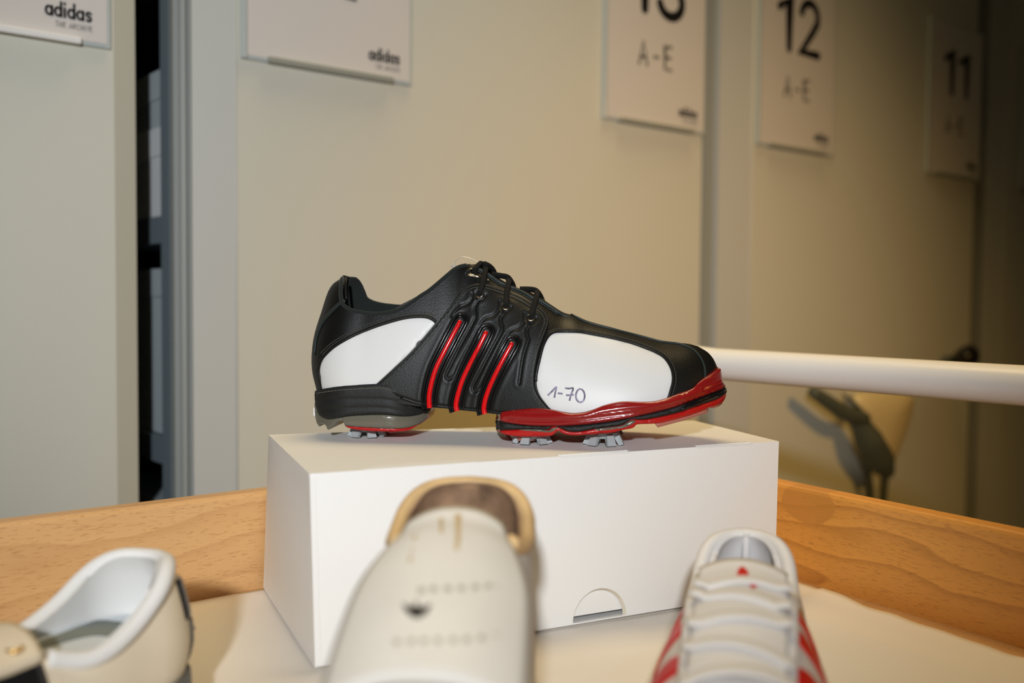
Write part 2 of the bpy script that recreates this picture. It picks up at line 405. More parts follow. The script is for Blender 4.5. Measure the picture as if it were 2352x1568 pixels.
def unit(label, t0, t0p, t0s, t1s, t1, open_left=True):
    """one mobile shelving unit: end panel with bevelled side strips, ridged post, body with shelves."""
    o = empty('shelving_unit', M=MW @ Matrix.Translation((t0, 0, 0)))
    tag(o, label, 'shelving', 'row of mobile shelving units')
    L = lambda t: t - t0
    z0, z1 = 0.02, UH
    prism_obj('end_panel', [(L(t0s), 0), (L(t1s), 0), (L(t1s), 0.03), (L(t0s), 0.03)], z0, z1, M_panel, o)
    s1 = prism_obj('edge_strip', [(L(t0p), 0.010), (L(t0s), 0.0005), (L(t0s), 0.03), (L(t0p), 0.03)], z0, z1, M_strip, o)
    if t1 - t1s > 0.005:
        prism_obj('edge_strip', [(L(t1s), 0.0005), (L(t1), 0.016), (L(t1), 0.03), (L(t1s), 0.03)], z0, z1, M_panel, o)
    # ridged post: three vertical ribs
    w = L(t0p) - L(t0)
    prism_obj('post', [(L(t0), 0.020), (L(t0) + 0.28 * w, 0.016), (L(t0) + 0.30 * w, 0.012), (L(t0) + 0.62 * w, 0.010), (L(t0) + 0.66 * w, 0.022),
                       (L(t0) + w, 0.018), (L(t0) + w, 0.031), (L(t0), 0.031)], z0, z1, M_alu, o)
    V, Fc = tube_data([(L(t0s), 0.0012, z0), (L(t0s), 0.0012, z1)], 0.0018, 8)
    obj_from('seam_bead', V, Fc, M_strip, o, smooth=True)
    # body behind the panel: frame upright on the open side, shelves, centre partition
    prism_obj('upright', [(L(t0), 0.032), (L(t0) + 0.006, 0.032), (L(t0) + 0.006, UPD), (L(t0), UPD)], z0, z1, M_greymetal, o)
    prism_obj('partition', [(L(t0) + 0.34, 0.031), (L(t0) + 0.36, 0.031), (L(t0) + 0.36, 1.0), (L(t0) + 0.34, 1.0)], z0, z1, M_darkmetal, o)
    prism_obj('rear_panel', [(L(t0), 1.0), (L(t1), 1.0), (L(t1), 1.02), (L(t0), 1.02)], z0, z1, M_panel, o)
    prism_obj('side_panel', [(L(t1) - 0.012, 0.031), (L(t1), 0.031), (L(t1), 1.0), (L(t1) - 0.012, 1.0)], z0, z1, M_darkmetal, o)
    for zc in SHELF_Z:
        prism_obj('shelf', [(L(t0) + 0.002, 0.052), (L(t0) + 0.335, 0.052), (L(t0) + 0.335, 0.99), (L(t0) + 0.002, 0.99)], zc - 0.030, zc, M_greymetal, o)
    return o
SHELF_Z = [0.30, CZ - 0.46, CZ - 0.158, CZ + 0.090, CZ + 0.42, CZ + 0.75]
uA = unit('beige shelving unit end at the left edge, left of the dark gap', TA1 - 0.83, TA1 - 0.813, TA1 - 0.77, TA1s, TA1)
uB = unit('wide beige shelving unit end behind the golf shoe', TB0, TB0p, TB0s, TC0 - 0.004, TC0 - 0.0035)
uC = unit('dim ochre shelving unit end carrying the hand crank', TC0, TC0p, TC0s, TC1 - 0.0005, TC1)
uD = unit('darkest shelving unit end at the far right edge', TD0, TD0p, TD0s, TD0 + 0.82, TD0 + 0.83)

# cartons standing on unit B's shelves, seen through the gap
def carton(z0, z1, ya, yb, inset, m, label):
    bm = bmesh.new(); bm_box(bm, TB0 + inset, TB0 + 0.30, ya, yb, z0, z1, bevel=0.002)
    # lid line
    o = empty('archive_box', M=MW @ Matrix.Translation((TB0 + 0.15, (ya + yb) / 2, z0)))
    b = obj_bm('body', bm, m, o); b.matrix_parent_inverse = Matrix.Translation((-(TB0 + 0.15), -(ya + yb) / 2, -z0))
    bm = bmesh.new(); bm_box(bm, TB0 + inset - 0.002, TB0 + 0.302, ya - 0.002, yb + 0.002, z1 - 0.03, z1 + 0.002, bevel=0.001)
    b = obj_bm('lid', bm, m, o); b.matrix_parent_inverse = Matrix.Translation((-(TB0 + 0.15), -(ya + yb) / 2, -z0))
    return tag(o, label, 'box', 'cartons on the shelf in the dark gap')
zs = CZ + 0.0905
carton(zs, CZ + 0.188, gy, gy + 0.22, 0.006, M_box2, 'pale carton in the dark gap, lower one on the upper shelf')
carton(CZ + 0.1905, CZ + 0.252, gy, gy + 0.21, 0.007, M_box1, 'blue-grey carton in the dark gap, stacked on the pale carton')
carton(CZ - 0.157, CZ + 0.03, gy, gy + 0.25, 0.008, M_box1, 'large dark blue-grey carton in the gap below the pale one')
carton(CZ - 0.4595, CZ - 0.24, gy, gy + 0.25, 0.012, M_box1, 'carton at the bottom of the dark gap above the wooden rim')

# signs
SW, SHT = 0.222, 0.312
SZ = CZ + 0.262
def sign(t_left, label, number=None, ae=True, brand=True, z=SZ, clip_mat=None):
    o = empty('sign', M=MW @ Matrix.Translation((t_left, 0, z)))
    tag(o, label, 'sign', 'signs on the shelving ends')
    box_obj('holder', (0, SW, -0.0045, -0.0015, 0, SHT), M_holder, o, bevel=0.0008)
    box_obj('holder_edge', (0.0, 0.006, -0.0075, -0.0045, 0.0, SHT), M_holder, o, bevel=0.001)
    box_obj('paper', (0.007, SW - 0.004, -0.0056, -0.0046, 0.004, SHT - 0.004), M_signpaper, o)
    box_obj('clip_bar', (0.030, SW - 0.030, -0.0115, -0.0045, -0.001, 0.0055), clip_mat or M_clip, o, bevel=0.0012)
    pl = lambda cx, cz: (lambda a, b: Vector((cx + a, -0.0060, cz + b)))
    if number: lettering('number', number, 0.098, 0.0074, pl(0.114, 0.165), M_ink, o, wx=1.16, track=0.10)
    if ae: lettering('shelf_letters', 'A - E', 0.034, 0.0021, pl(0.108, 0.089), M_inkgrey, o, wx=0.92)
    if brand:
        lettering('brand_name', 'adidas', 0.0145, 0.00125, pl(SW - 0.018, 0.023), M_ink, o, wx=0.72, align='r')
        lettering('brand_line', 'THE ARCHIVE', 0.0050, 0.00030, pl(SW - 0.018, 0.0135), M_inkgrey, o, wx=0.89, track=0.13, align='r')
    return o
sign(t_px(252, 112) - SW, 'white sign at the upper left corner beside the dark gap', ae=False, clip_mat=M_tube, z=SZ - 0.0135)  # white clip bar: the glint on it is put into the colour
sign(0.0, 'white sign above the golf shoe heel showing only the foot of a letter')
sign(t_px(1380, 276), 'white sign numbered 13 near the right end of the wide beige unit', '13')
sign(t_px(1733, 326), 'white sign numbered 12 on the ochre unit, upper right', '12')
sign(t_px(2122, 393), 'dim sign numbered 11 in the dark upper right area', '11')
sign(t_px(2336, 420), 'dark sign cut off by the right edge of the picture', ae=False, brand=False)

# hand crank on unit C (a part of that unit)
def wall_pt(px, py, n=0.0):
    d = ray(px, py); q = W0 + NW * n
    A = np.array([[D.x, -d.x], [D.y, -d.y]]); s = np.linalg.solve(A, [-q.x, -q.y])
    P = CAM + d * s[1]
    return MW.inverted() @ P
ck = empty('hand_crank', M=MW.copy()); ck.parent = uC; ck.matrix_parent_inverse = uC.matrix_world.inverted()
def crank_arm(pts, rad, name='crank_arm', m=M_crank):
    path = cr([tuple(wall_pt(x, y, n)) for x, y, n in pts], 6)
    rr = np.interp(np.linspace(0, 1, len(path)), np.linspace(0, 1, len(rad)), rad)
    return tube(name, path, list(rr), m, ck, sides=12)
crank_arm([(1866, 898, .060), (1905, 925, .066), (1945, 952, .070), (1985, 962, .070)], [.010, .0125, .013, .013])
crank_arm([(1968, 955, .062), (1995, 1010, .066), (2022, 1055, .064), (2040, 1085, .055)], [.013, .026, .026, .012])
crank_arm([(2036, 1070, .055), (2030, 1120, .05), (2026, 1180, .045), (2020, 1260, .04)], [.0085, .0075, .0075, .0075])
crank_arm([(1985, 1040, .045), (1995, 1090, .04), (2002, 1150, .03), (2004, 1260, .02)], [.009, .006, .006, .006])
crank_arm([(2040, 930, .020), (2090, 890, .022), (2160, 840, .026), (2200, 822, .028)], [.009, .009, .009, .010])
crank_arm([(1936, 905, .050), (1960, 925, .056), (1985, 950, .060)], [.003, .003, .004])
crank_arm([(2190, 830, .028), (2212, 822, .05), (2226, 816, .075), (2234, 813, .085)], [.012, .021, .022, .012], 'knob', M_blackplastic)
# cream cover: a shallow shield-shaped cup behind the arms
out = cr([(1962, 905), (2030, 898), (2094, 908), (2096, 945), (2080, 1000), (2060, 1050), (2044, 1082), (2020, 1050), (1990, 985), (1968, 940)], 5, closed=True)
c0 = out.mean(0); V, Fc = [], []
K = len(out)
for q, (sc, n) in enumerate(((1.0, 0.002), (1.0, 0.028), (0.93, 0.040), (0.78, 0.047), (0.45, 0.052), (0.1, 0.053))):
    for p in out:
        pp = c0 + (p - c0) * sc; V.append(wall_pt(pp[0], pp[1], n))
for q in range(5):
    for k in range(K): Fc.append((q * K + k, q * K + (k + 1) % K, (q + 1) * K + (k + 1) % K, (q + 1) * K + k))
Fc.append(tuple(range(5 * K, 6 * K)))
obj_from('crank_cover', V, Fc, M_creamplastic, ck, smooth=True)

# ------------------------------------------------------------------ the cart: wooden tray, tube handle, legs
k1, k2 = on_z(605, 1350, TB), on_z(1830, 1327, TB)
E1 = D.copy(); E2 = NW.copy()          # the tray stands parallel to the shelving row
A = np.array([[E1.x, E2.x], [E1.y, E2.y]]); s = np.linalg.solve(A, [k2.x - k1.x, k2.y - k1.y])
CORN = Vector((k1.x, k1.y, 0)) + E1 * float(s[0]) - E2 * 0.0055
MC = Matrix(((-E1.x, E2.x, 0, CORN.x), (-E1.y, E2.y, 0, CORN.y), (0, 0, 1, TB), (0, 0, 0, 1)))   # local x back along the left rim, y along the right rim
TLX, TLY, RIMH, RIMT = 1.05, 0.62, 0.0695, 0.018
SKEW = 0.107                            # the right rim stands a little askew
cart = empty('cart', M=MC @ Matrix.Translation((0, 0, -TB)))
tag(cart, 'wooden tray cart with beech rim boards and white tube handle', 'cart')
Zc = TB
def rim(name, length, m, loc, rotz):
    bm = bmesh.new(); bm_box(bm, -length / 2, length / 2, -RIMT / 2, RIMT / 2, -0.03, RIMH, bevel=0.003)
    o = obj_bm(name, bm, m, cart); o.location = (loc[0], loc[1], Zc); o.rotation_euler = (0, 0, rotz); return o
rim('rim_board', TLX + 2 * RIMT, M_wood, (TLX / 2, -RIMT / 2), 0)
rim('rim_board', TLY + 0.05, M_woodR, (-RIMT / 2 + SKEW * 0.07, TLY / 2), math.pi / 2 - SKEW)
rim('rim_board', TLX + 2 * RIMT, M_wood, (TLX / 2, TLY + RIMT / 2), 0)
rim('rim_board', TLY, M_woodR, (TLX + RIMT / 2, TLY / 2), math.pi / 2)
o = box_obj('tray_bottom', (-0.03, TLX, 0, TLY, Zc - 0.016, Zc - 0.0015), M_wood, cart)
for lx in (0.02, TLX - 0.02):
    for ly in (0.02, TLY - 0.02):
        tube('leg', [(lx, ly, 0.0), (lx, ly, Zc - 0.018)], 0.014, M_tube, cart)
hz = Zc + 0.1515; ho = -0.097
hp = [(-RIMT, -0.005, Zc + 0.03), (-0.05, -0.005, Zc + 0.06), (ho + 0.01, -0.005, Zc + 0.13), (ho, 0.02, hz), (ho, 0.07, hz)]
hp2 = [(ho, TLY - 0.07, hz), (ho, TLY - 0.02, hz), (ho + 0.01, TLY + 0.005, Zc + 0.13), (-0.05, TLY + 0.005, Zc + 0.06), (-RIMT, TLY + 0.005, Zc + 0.03)]
path = np.vstack([cr(hp, 6), cr(hp2, 6)])
h = tube('handle_tube', path, 0.0148, M_tube, cart, sides=20); h['label'] = 'white lacquered tube handle'

# sheet of paper lining the tray
def sheet():
    nx, ny = 150, 110; V, Fc = [], []
    rnd = lambda a, b: noise.noise(Vector((a, b, 3.3)))
    for j in range(ny + 1):
        for i in range(nx + 1):
            u, v = i / nx, j / ny
            v0 = SKEW * (0.62 * v - 0.236); x = 0.004 + v0 + (TLX - 0.03 - v0) * u; y = 0.004 + (TLY - 0.02) * v
            ex = 0.010 + 0.008 * rnd(y * 14, 1.0) + 0.004 * rnd(y * 45, 2.0) + 0.012 * max(0, (y - 0.12)) * 1.0
            ey = 0.002 + 0.0025 * rnd(x * 18, 5.0)
            x = x + max(0.0, ex) * (1 - u) ** 6; y = y + max(0, ey) * (1 - v) ** 6
            z = 0.0012 * (0.5 + rnd(x * 9, y * 9)) + 0.0006 * rnd(x * 25, y * 25)
            z += 0.006 * math.exp(-(x - v0) / 0.02) * (0.6 + 0.6 * rnd(y * 12, 8.0)) + 0.0015 * math.exp(-y / 0.02)
            V.append((x, y, max(0.0, z) if not (x < 0.40 and y < 0.26 and x > v0) else min(max(0.0, z), 0.0018 if x - v0 < 0.02 else 0.0006)))
    for j in range(ny):
        for i in range(nx):
            a = j * (nx + 1) + i; Fc.append((a, a + 1, a + nx + 2, a + nx + 1))
    o = obj_from('paper_sheet', V, Fc, M_paper, None, smooth=True); o.matrix_world = MC @ Matrix.Translation((0, 0, -0.0008))
    md = o.modifiers.new('thickness', 'SOLIDIFY'); md.thickness = 0.0006; md.offset = -1
    return tag(o, 'creased off-white paper sheet lining the wooden tray', 'paper')
sheet()

# ------------------------------------------------------------------ the white shoe box
FLt, FRt, BRt, BLt = [on_z(x, y, BT) for x, y in ((711, 1088), (1789, 1013), (1592, 965), (617, 998))]
TBp = TB + 0.0024
FLb, BLb = on_z(723, 1528, TBp), on_z(605, 1346, TBp)
FRb = Vector((FRt.x, FRt.y, TBp)) + Vector((-0.001, 0.0, 0)); BRb = Vector((BRt.x - 0.004, BRt.y - 0.003, TBp))
bx = empty('shoe_box', loc=((FLb + FRb + BRb + BLb) / 4))
tag(bx, 'white cardboard shoe box under the golf shoe with a half-moon thumb cut', 'box')
BXI = bx.location.copy()
def bil(a, b, c, d, u, v): return a * ((1 - u) * (1 - v)) + b * (u * (1 - v)) + c * (u * v) + d * ((1 - u) * v)   # a..b bottom, d..c top
def panel(name, a, b, c, d, th, holes=(), material=M_carton, nrm=None, n=24, outline=None, bulge=0.0, inset=0.0):
    """flat carton panel with real thickness; holes/outline given in (u, v) of the panel, v upwards."""
    W = (b - a).length; Hh = (d - a).length
    ol = outline or [(inset, inset), (1 - inset, inset), (1 - inset, 1 - inset), (inset, 1 - inset)]
    loops = [ol] + list(holes)
    pts, edges = [], []
    for lp in loops:
        k = len(pts); m = len(lp); pts += [Vector((p[0] * W, p[1] * Hh)) for p in lp]
        edges += [(k + i, k + (i + 1) % m) for i in range(m)]
    nl = len(pts)
    for i in range(1, n):
        for j in range(1, 9): pts.append(Vector((i / n * W, j / 9 * Hh)))
    r = delaunay_2d_cdt(pts, edges, [], 0, 1e-7)
    def inside(q, lp):
        c = False; m = len(lp)
        for i in range(m):
            x1, y1 = lp[i][0] * W, lp[i][1] * Hh; x2, y2 = lp[(i + 1) % m][0] * W, lp[(i + 1) % m][1] * Hh
            if (y1 > q[1]) != (y2 > q[1]) and q[0] < (x2 - x1) * (q[1] - y1) / (y2 - y1) + x1: c = not c
        return c
    nr = nrm or (b - a).cross(d - a).normalized()
    bm = bmesh.new()
    vs = []
    for p in r[0]:
        u, v = p[0] / W, p[1] / Hh
        vs.append(bm.verts.new(bil(a, b, c, d, u, v) + nr * (bulge * 16 * u * (1 - u) * v * (1 - v)) - BXI))
    for f in r[2]:
        q = sum((Vector(r[0][i]) for i in f), Vector((0, 0))) / len(f)
        if inside(q, ol) and not any(inside(q, hl) for hl in holes):
            try: bm.faces.new([vs[i] for i in f])
            except ValueError: pass
    for v in [v for v in bm.verts if not v.link_faces]: bm.verts.remove(v)
    g = bmesh.ops.extrude_face_region(bm, geom=bm.faces[:])
    for e in g['geom']:
        if isinstance(e, bmesh.types.BMVert): e.co -= nr * th
    return obj_bm(name, bm, material, bx)
def slot(u0, u1, v0, v1): return [(u0, v0), (u1, v0), (u1, v1), (u0, v1)]
# thumb cut: half ellipse standing on the bottom edge of the front panel
uc, ur, vr = 0.5615, 0.0605, 0.185
cut = [(uc + ur * math.cos(a), vr * math.sin(a)) for a in np.linspace(0, math.pi, 25)]
front_ol = [(0, 0)] + cut[::-1] + [(1, 0), (1, 1), (0, 1)]
panel('front_panel', FLb, FRb, FRt, FLt, 0.0022, outline=front_ol)
nf = (FRb - FLb).cross(FLt - FLb).normalized()
panel('inner_flap', FLb - nf * 0.0035, FRb - nf * 0.0035, FRt - nf * 0.0035, FLt - nf * 0.0035, 0.0012, inset=0.03)
# cut rim around the thumb hole (raw board)
V, Fc = [], []
for i, (u, v) in enumerate(cut):
    P = bil(FLb, FRb, FRt, FLt, u, v) - BXI; u2, v2 = uc + (u - uc) * 0.93, v * 0.93
    Q = bil(FLb, FRb, FRt, FLt, u2, v2) - BXI
    V += [P + nf * 0.0002, Q - nf * 0.0021, P - nf * 0.0022]
for i in range(len(cut) - 1):
    Fc += [(3 * i, 3 * i + 1, 3 * i + 4, 3 * i + 3), (3 * i + 1, 3 * i + 2, 3 * i + 5, 3 * i + 4), (3 * i + 2, 3 * i, 3 * i + 3, 3 * i + 5)]
obj_from('thumb_cut_edge', V, Fc, M_cartonedge, bx)
# top panel with two tuck slots along the front edge and a pushed-in tab
top_ol = [(0, 0), (0.475, 0), (0.479, 0.042), (0.632, 0.042), (0.635, 0), (0.79, 0), (0.794, 0.042), (0.932, 0.042), (0.935, 0), (1, 0), (1, 1), (0, 1)]
panel('top_panel', FLt, FRt, BRt, BLt, 0.0022, outline=top_ol)
for k, (u0, u1) in enumerate(((0.465, 0.645), (0.78, 0.945))):
    z = Vector((0, 0, -0.0005))
    panel('slot_tab', bil(FLt, FRt, BRt, BLt, u0 + 0.011, 0.0) + z, bil(FLt, FRt, BRt, BLt, u1 - 0.011, 0.0) + z,
          bil(FLt, FRt, BRt, BLt, u1 - 0.012, 0.042) + z * 2, bil(FLt, FRt, BRt, BLt, u0 + 0.013, 0.042) + z * 2, 0.0005, material=M_slotshade)
up = Vector((0, 0, 0.0006))
panel('tuck_tab', bil(FLt, FRt, BRt, BLt, 0.095, 0.006) + up * 0.2, bil(FLt, FRt, BRt, BLt, 0.305, 0.006) + up * 0.2,
      bil(FLt, FRt, BRt, BLt, 0.285, 0.062) + up, bil(FLt, FRt, BRt, BLt, 0.115, 0.062) + up, 0.0008)
# perforation dots along the tuck slots
V, Fc = [], []
for (u0, u1, vv) in ((0.115, 0.285, 0.068), (0.48, 0.632, 0.052), (0.795, 0.932, 0.052)):
    for q in np.arange(u0, u1, 0.0075):
        a = bil(FLt, FRt, BRt, BLt, q, vv) - BXI + Vector((0, 0, 0.0001)); e1 = (FRt - FLt).normalized() * 0.0006; e2 = (BLt - FLt).normalized() * 0.0006
        b0 = len(V); V += [a - e1 - e2, a + e1 - e2, a + e1 + e2, a - e1 + e2]
        V += [p + Vector((0, 0, 0.0002)) for p in V[b0:b0 + 4]]
        Fc += [(b0, b0 + 1, b0 + 5, b0 + 4), (b0 + 1, b0 + 2, b0 + 6, b0 + 5), (b0 + 2, b0 + 3, b0 + 7, b0 + 6), (b0 + 3, b0, b0 + 4, b0 + 7), (b0 + 4, b0 + 5, b0 + 6, b0 + 7)]
o = obj_from('perforation_nicks', V, Fc, M_cartonedge, bx); o['kind'] = 'stuff'
panel('side_panel', BLb, FLb, FLt, BLt, 0.0022, bulge=0.003)
panel('side_panel', FRb, BRb, BRt, FRt, 0.0022)
panel('back_panel', BRb, BLb, BLt, BRt, 0.0022)
panel('bottom_panel', FLb, FRb, BRb, BLb, 0.001)
# folded edge along the front left corner
nl = (FLb - BLb).cross(BLt - BLb).normalized()
ed = (FRb - FLb).normalized()
panel('corner_fold', FLb + nf * 0.0006, FLb + ed * 0.0035 + nf * 0.0006, FLt + ed * 0.0035 + nf * 0.0006 - Vector((0, 0, 0.002)), FLt + nf * 0.0006 - Vector((0, 0, 0.002)), 0.0006)

# ------------------------------------------------------------------ shoe bodies: half-width field over the side view
def fun(pts, n_per=6):
    """smooth single-valued function through (x, value) points."""
    c = cr(pts, n_per); xs = np.maximum.accumulate(c[:, 0] + np.arange(len(c)) * 1e-9)
    return lambda x: np.interp(x, xs, c[:, 1])
class Field:
    """near side of a shoe: y = -w(x, z).  local x heel->toe, y away from the near side, z up."""
    def __init__(s, xback, xtoe, zb, zt, W, r, Rb, Rt, pv=2.0, pt=2.3):
        s.xback, s.xtoe, s.zb, s.zt, s.W, s.r, s.Rb, s.Rt, s.pv, s.pt = xback, xtoe, zb, zt, W, r, Rb, Rt, pv, pt
    def w(s, x, z):
        x = np.asarray(x, float); z = np.asarray(z, float)
        zb, zt, r = s.zb(x), s.zt(x), s.r(x)
        q = np.clip((z - zb) / np.maximum(zt - zb, 1e-4), 0, 1)
        v = r + (1 - r) * np.clip(1 - q ** s.pv, 0, 1) ** (0.5 + 0.5 * np.clip(r / 0.35, 0, 1))
        tb = np.clip((x - s.xback(z)) / s.Rb, 0, 1); tt = np.clip((s.xtoe(z) - x) / s.Rt, 0, 1)
        e = np.sqrt(np.clip(1 - (1 - tb) ** 2, 0, 1)) * np.clip(1 - (1 - tt) ** s.pt, 0, 1) ** (1 / 2.1)
        return s.W(x) * v * e
    def normal(s, x, z):
        h = 5e-4
        yx = -(s.w(x + h, z) - s.w(x - h, z)) / (2 * h); yz = -(s.w(x, z + h) - s.w(x, z - h)) / (2 * h)
        yx = np.clip(yx, -4, 4); yz = np.clip(yz, -4, 4)
        n = np.stack([yx, -np.ones_like(yx), yz], -1); return n / np.linalg.norm(n, axis=-1, keepdims=True)
    def lift(s, xz, h):
        """points on the near side raised by h along the normal -> (N,3)"""
        xz = np.asarray(xz, float); x, z = xz[:, 0], xz[:, 1]
        P = np.stack([x, -s.w(x, z), z], 1)
        return P + s.normal(x, z) * np.asarray(h).reshape(-1, 1)
    def ztop(s, x, y):
        """height of the upper at (x, y) seen from above"""
        W, r = s.W(x), s.r(x); a = np.clip((abs(y) / W - r) / (1 - r + 1e-6), 0, 1)
        q = np.clip(1 - a ** (1 / (0.5 + 0.5 * np.clip(r / 0.35, 0, 1))), 0, 1) ** (1 / s.pv)
        return s.zb(x) + (s.zt(x) - s.zb(x)) * q
class Flat(Field):
    """sole sides: width only depends on x (plus a slight belly)"""
    def __init__(s, W, x0, x1, R0, R1, p0=2.0, p1=2.3): s.Wf, s.x0, s.x1, s.R0, s.R1, s.p0, s.p1 = W, x0, x1, R0, R1, p0, p1
    def w(s, x, z):
        x = np.asarray(x, float) + 0 * np.asarray(z, float)
        t0 = np.clip((x - s.x0) / s.R0, 0, 1); t1 = np.clip((s.x1 - x) / s.R1, 0, 1)
        return s.Wf(x) * np.clip(1 - (1 - t0) ** s.p0, 0, 1) ** (1 / s.p0) * np.clip(1 - (1 - t1) ** s.p1, 0, 1) ** (1 / 2.1)

def seg_dist(P, L, closed=False):
    """distance of points P (N,2) to polyline L (M,2)"""
    A = np.asarray(L, float); B = np.roll(A, -1, 0) if closed else A[1:]
    if not closed: A = A[:-1]
    best = np.full(len(P), 1e9)
    for a, b in zip(A, B):
        ab = b - a; l2 = max(ab @ ab, 1e-18)
        t = np.clip(((P - a) @ ab) / l2, 0, 1); d = np.linalg.norm(P - (a + t[:, None] * ab), axis=1)
        best = np.minimum(best, d)
    return best
def in_poly(P, L):
    c = np.zeros(len(P), bool); n = len(L)
    for i in range(n):
        x1, y1 = L[i]; x2, y2 = L[(i + 1) % n]
        if y1 == y2: continue
        hit = ((y1 > P[:, 1]) != (y2 > P[:, 1])) & (P[:, 0] < (x2 - x1) * (P[:, 1] - y1) / (y2 - y1) + x1)
        c ^= hit
    return c
def patch_mesh(outline, res, insets=(0.0006, 0.0014)):
    """triangulated region of the side view: outline (N,2), dense inside -> verts (K,2), faces, number of outline verts first"""
    ol = np.asarray(outline, float); n = len(ol)
    area = 0.5 * np.sum(ol[:, 0] * np.roll(ol[:, 1], -1) - np.roll(ol[:, 0], -1) * ol[:, 1])
    if area < 0: ol = ol[::-1].copy()
    t = np.roll(ol, -1, 0) - np.roll(ol, 1, 0); t /= np.linalg.norm(t, axis=1, keepdims=True) + 1e-12
    inn = np.stack([-t[:, 1], t[:, 0]], 1)
    extra = []
    for d in insets:
        q = ol + inn * d; ok = in_poly(q, ol) & (seg_dist(q, ol, True) > d * 0.9); extra.append(q[ok])
    x0, z0 = ol.min(0); x1, z1 = ol.max(0)
    gx, gz = np.meshgrid(np.arange(x0, x1, res), np.arange(z0, z1, res)); gx[1::2] += res / 2
    g = np.stack([gx.ravel(), gz.ravel()], 1); g = g[in_poly(g, ol)]
    if len(g): g = g[seg_dist(g, ol, True) > max(insets[-1] if insets else 0, res * 0.5) + res * 0.35]
    pts = np.vstack([ol] + extra + [g])
    S = 1000.0
    r = delaunay_2d_cdt([Vector((p[0] * S, p[1] * S)) for p in pts], [(i, (i + 1) % n) for i in range(n)], [], 0, 1e-6)
    V = np.array([(v[0] / S, v[1] / S) for v in r[0]])
    tri = np.array([f for f in r[2] if len(f) == 3])
    cen = V[tri].mean(1); tri = tri[in_poly(cen, ol)]
    # original outline indices
    loop = [None] * n
    for k, src in enumerate(r[3]):
        for q in src:
            if q < n: loop[q] = k
    return V, tri, [l for l in loop if l is not None], ol
def panel_on(name, field, outline, off, edge, material, parent, res=0.0022, hfun=None, base=-0.0006, mirror=False, smooth=True):
    """leather / rubber piece laid on the near side of a shoe, raised `off` with rounded edges."""
    V, tri, loop, ol = patch_mesh(outline, res)
    d = seg_dist(V, ol, True)
    k = np.clip(d / edge, 0, 1); h = base + (off - base) * np.sqrt(np.clip(1 - (1 - k) ** 2, 0, 1))
    if hfun is not None: h = h + hfun(V) * np.clip(d / edge, 0, 1)
    P = field.lift(V, h)
    o = obj_from(name, P, [(a, b, c) for a, b, c in tri], material, parent, smooth=smooth)
    if mirror:
        Pm = P * np.array([1, -1, 1]); obj_from(name, Pm, [(a, c, b) for a, b, c in tri], material, parent, smooth=smooth)
    return o
def solid_on(name, field, outline, off, edge, material, parent, res=0.003, hfun=None, edge_drop=0.0012):
    """closed solid spanning the whole shoe width with the given side outline (soles)."""
    V, tri, loop, ol = patch_mesh(outline, res)
    d = seg_dist(V, ol, True)
    k = np.clip(d / edge, 0, 1); h = off - edge_drop * (1 - np.sqrt(np.clip(1 - (1 - k) ** 2, 0, 1)))
    if hfun is not None: h = h + hfun(V) * np.clip(d / edge, 0, 1)
    x, z = V[:, 0], V[:, 1]
    y = np.maximum(field.w(x, z) + h, 0.0005)
    n = len(V)
    P = [(a, -b, c) for a, b, c in zip(x, y, z)] + [(a, b, c) for a, b, c in zip(x, y, z)]
    Fc = [(a, b, c) for a, b, c in tri] + [(a + n, c + n, b + n) for a, b, c in tri]
    for i in range(len(loop)):
        a, b = loop[i], loop[(i + 1) % len(loop)]
        if a != b: Fc.append((b, a, a + n, b + n))
    o = obj_from(name, P, Fc, material, parent)
    for p in o.data.polygons[:2 * len(tri)]: p.use_smooth = True
    return o
def coons(bottom, top, left, right, nu, nv, cosu=True, cosv=True):
    """grid of side-view points between four boundary polylines (already resampled: bottom/top nu, left/right nv)."""
    G = np.zeros((nu, nv, 2))
    su = np.linspace(0, 1, nu); sv = np.linspace(0, 1, nv)
    for i in range(nu):
        for j in range(nv):
            u, v = su[i], sv[j]
            G[i, j] = ((1 - v) * bottom[i] + v * top[i] + (1 - u) * left[j] + u * right[j]
                       - ((1 - u) * (1 - v) * bottom[0] + u * (1 - v) * bottom[-1] + (1 - u) * v * top[0] + u * v * top[-1]))
    return G
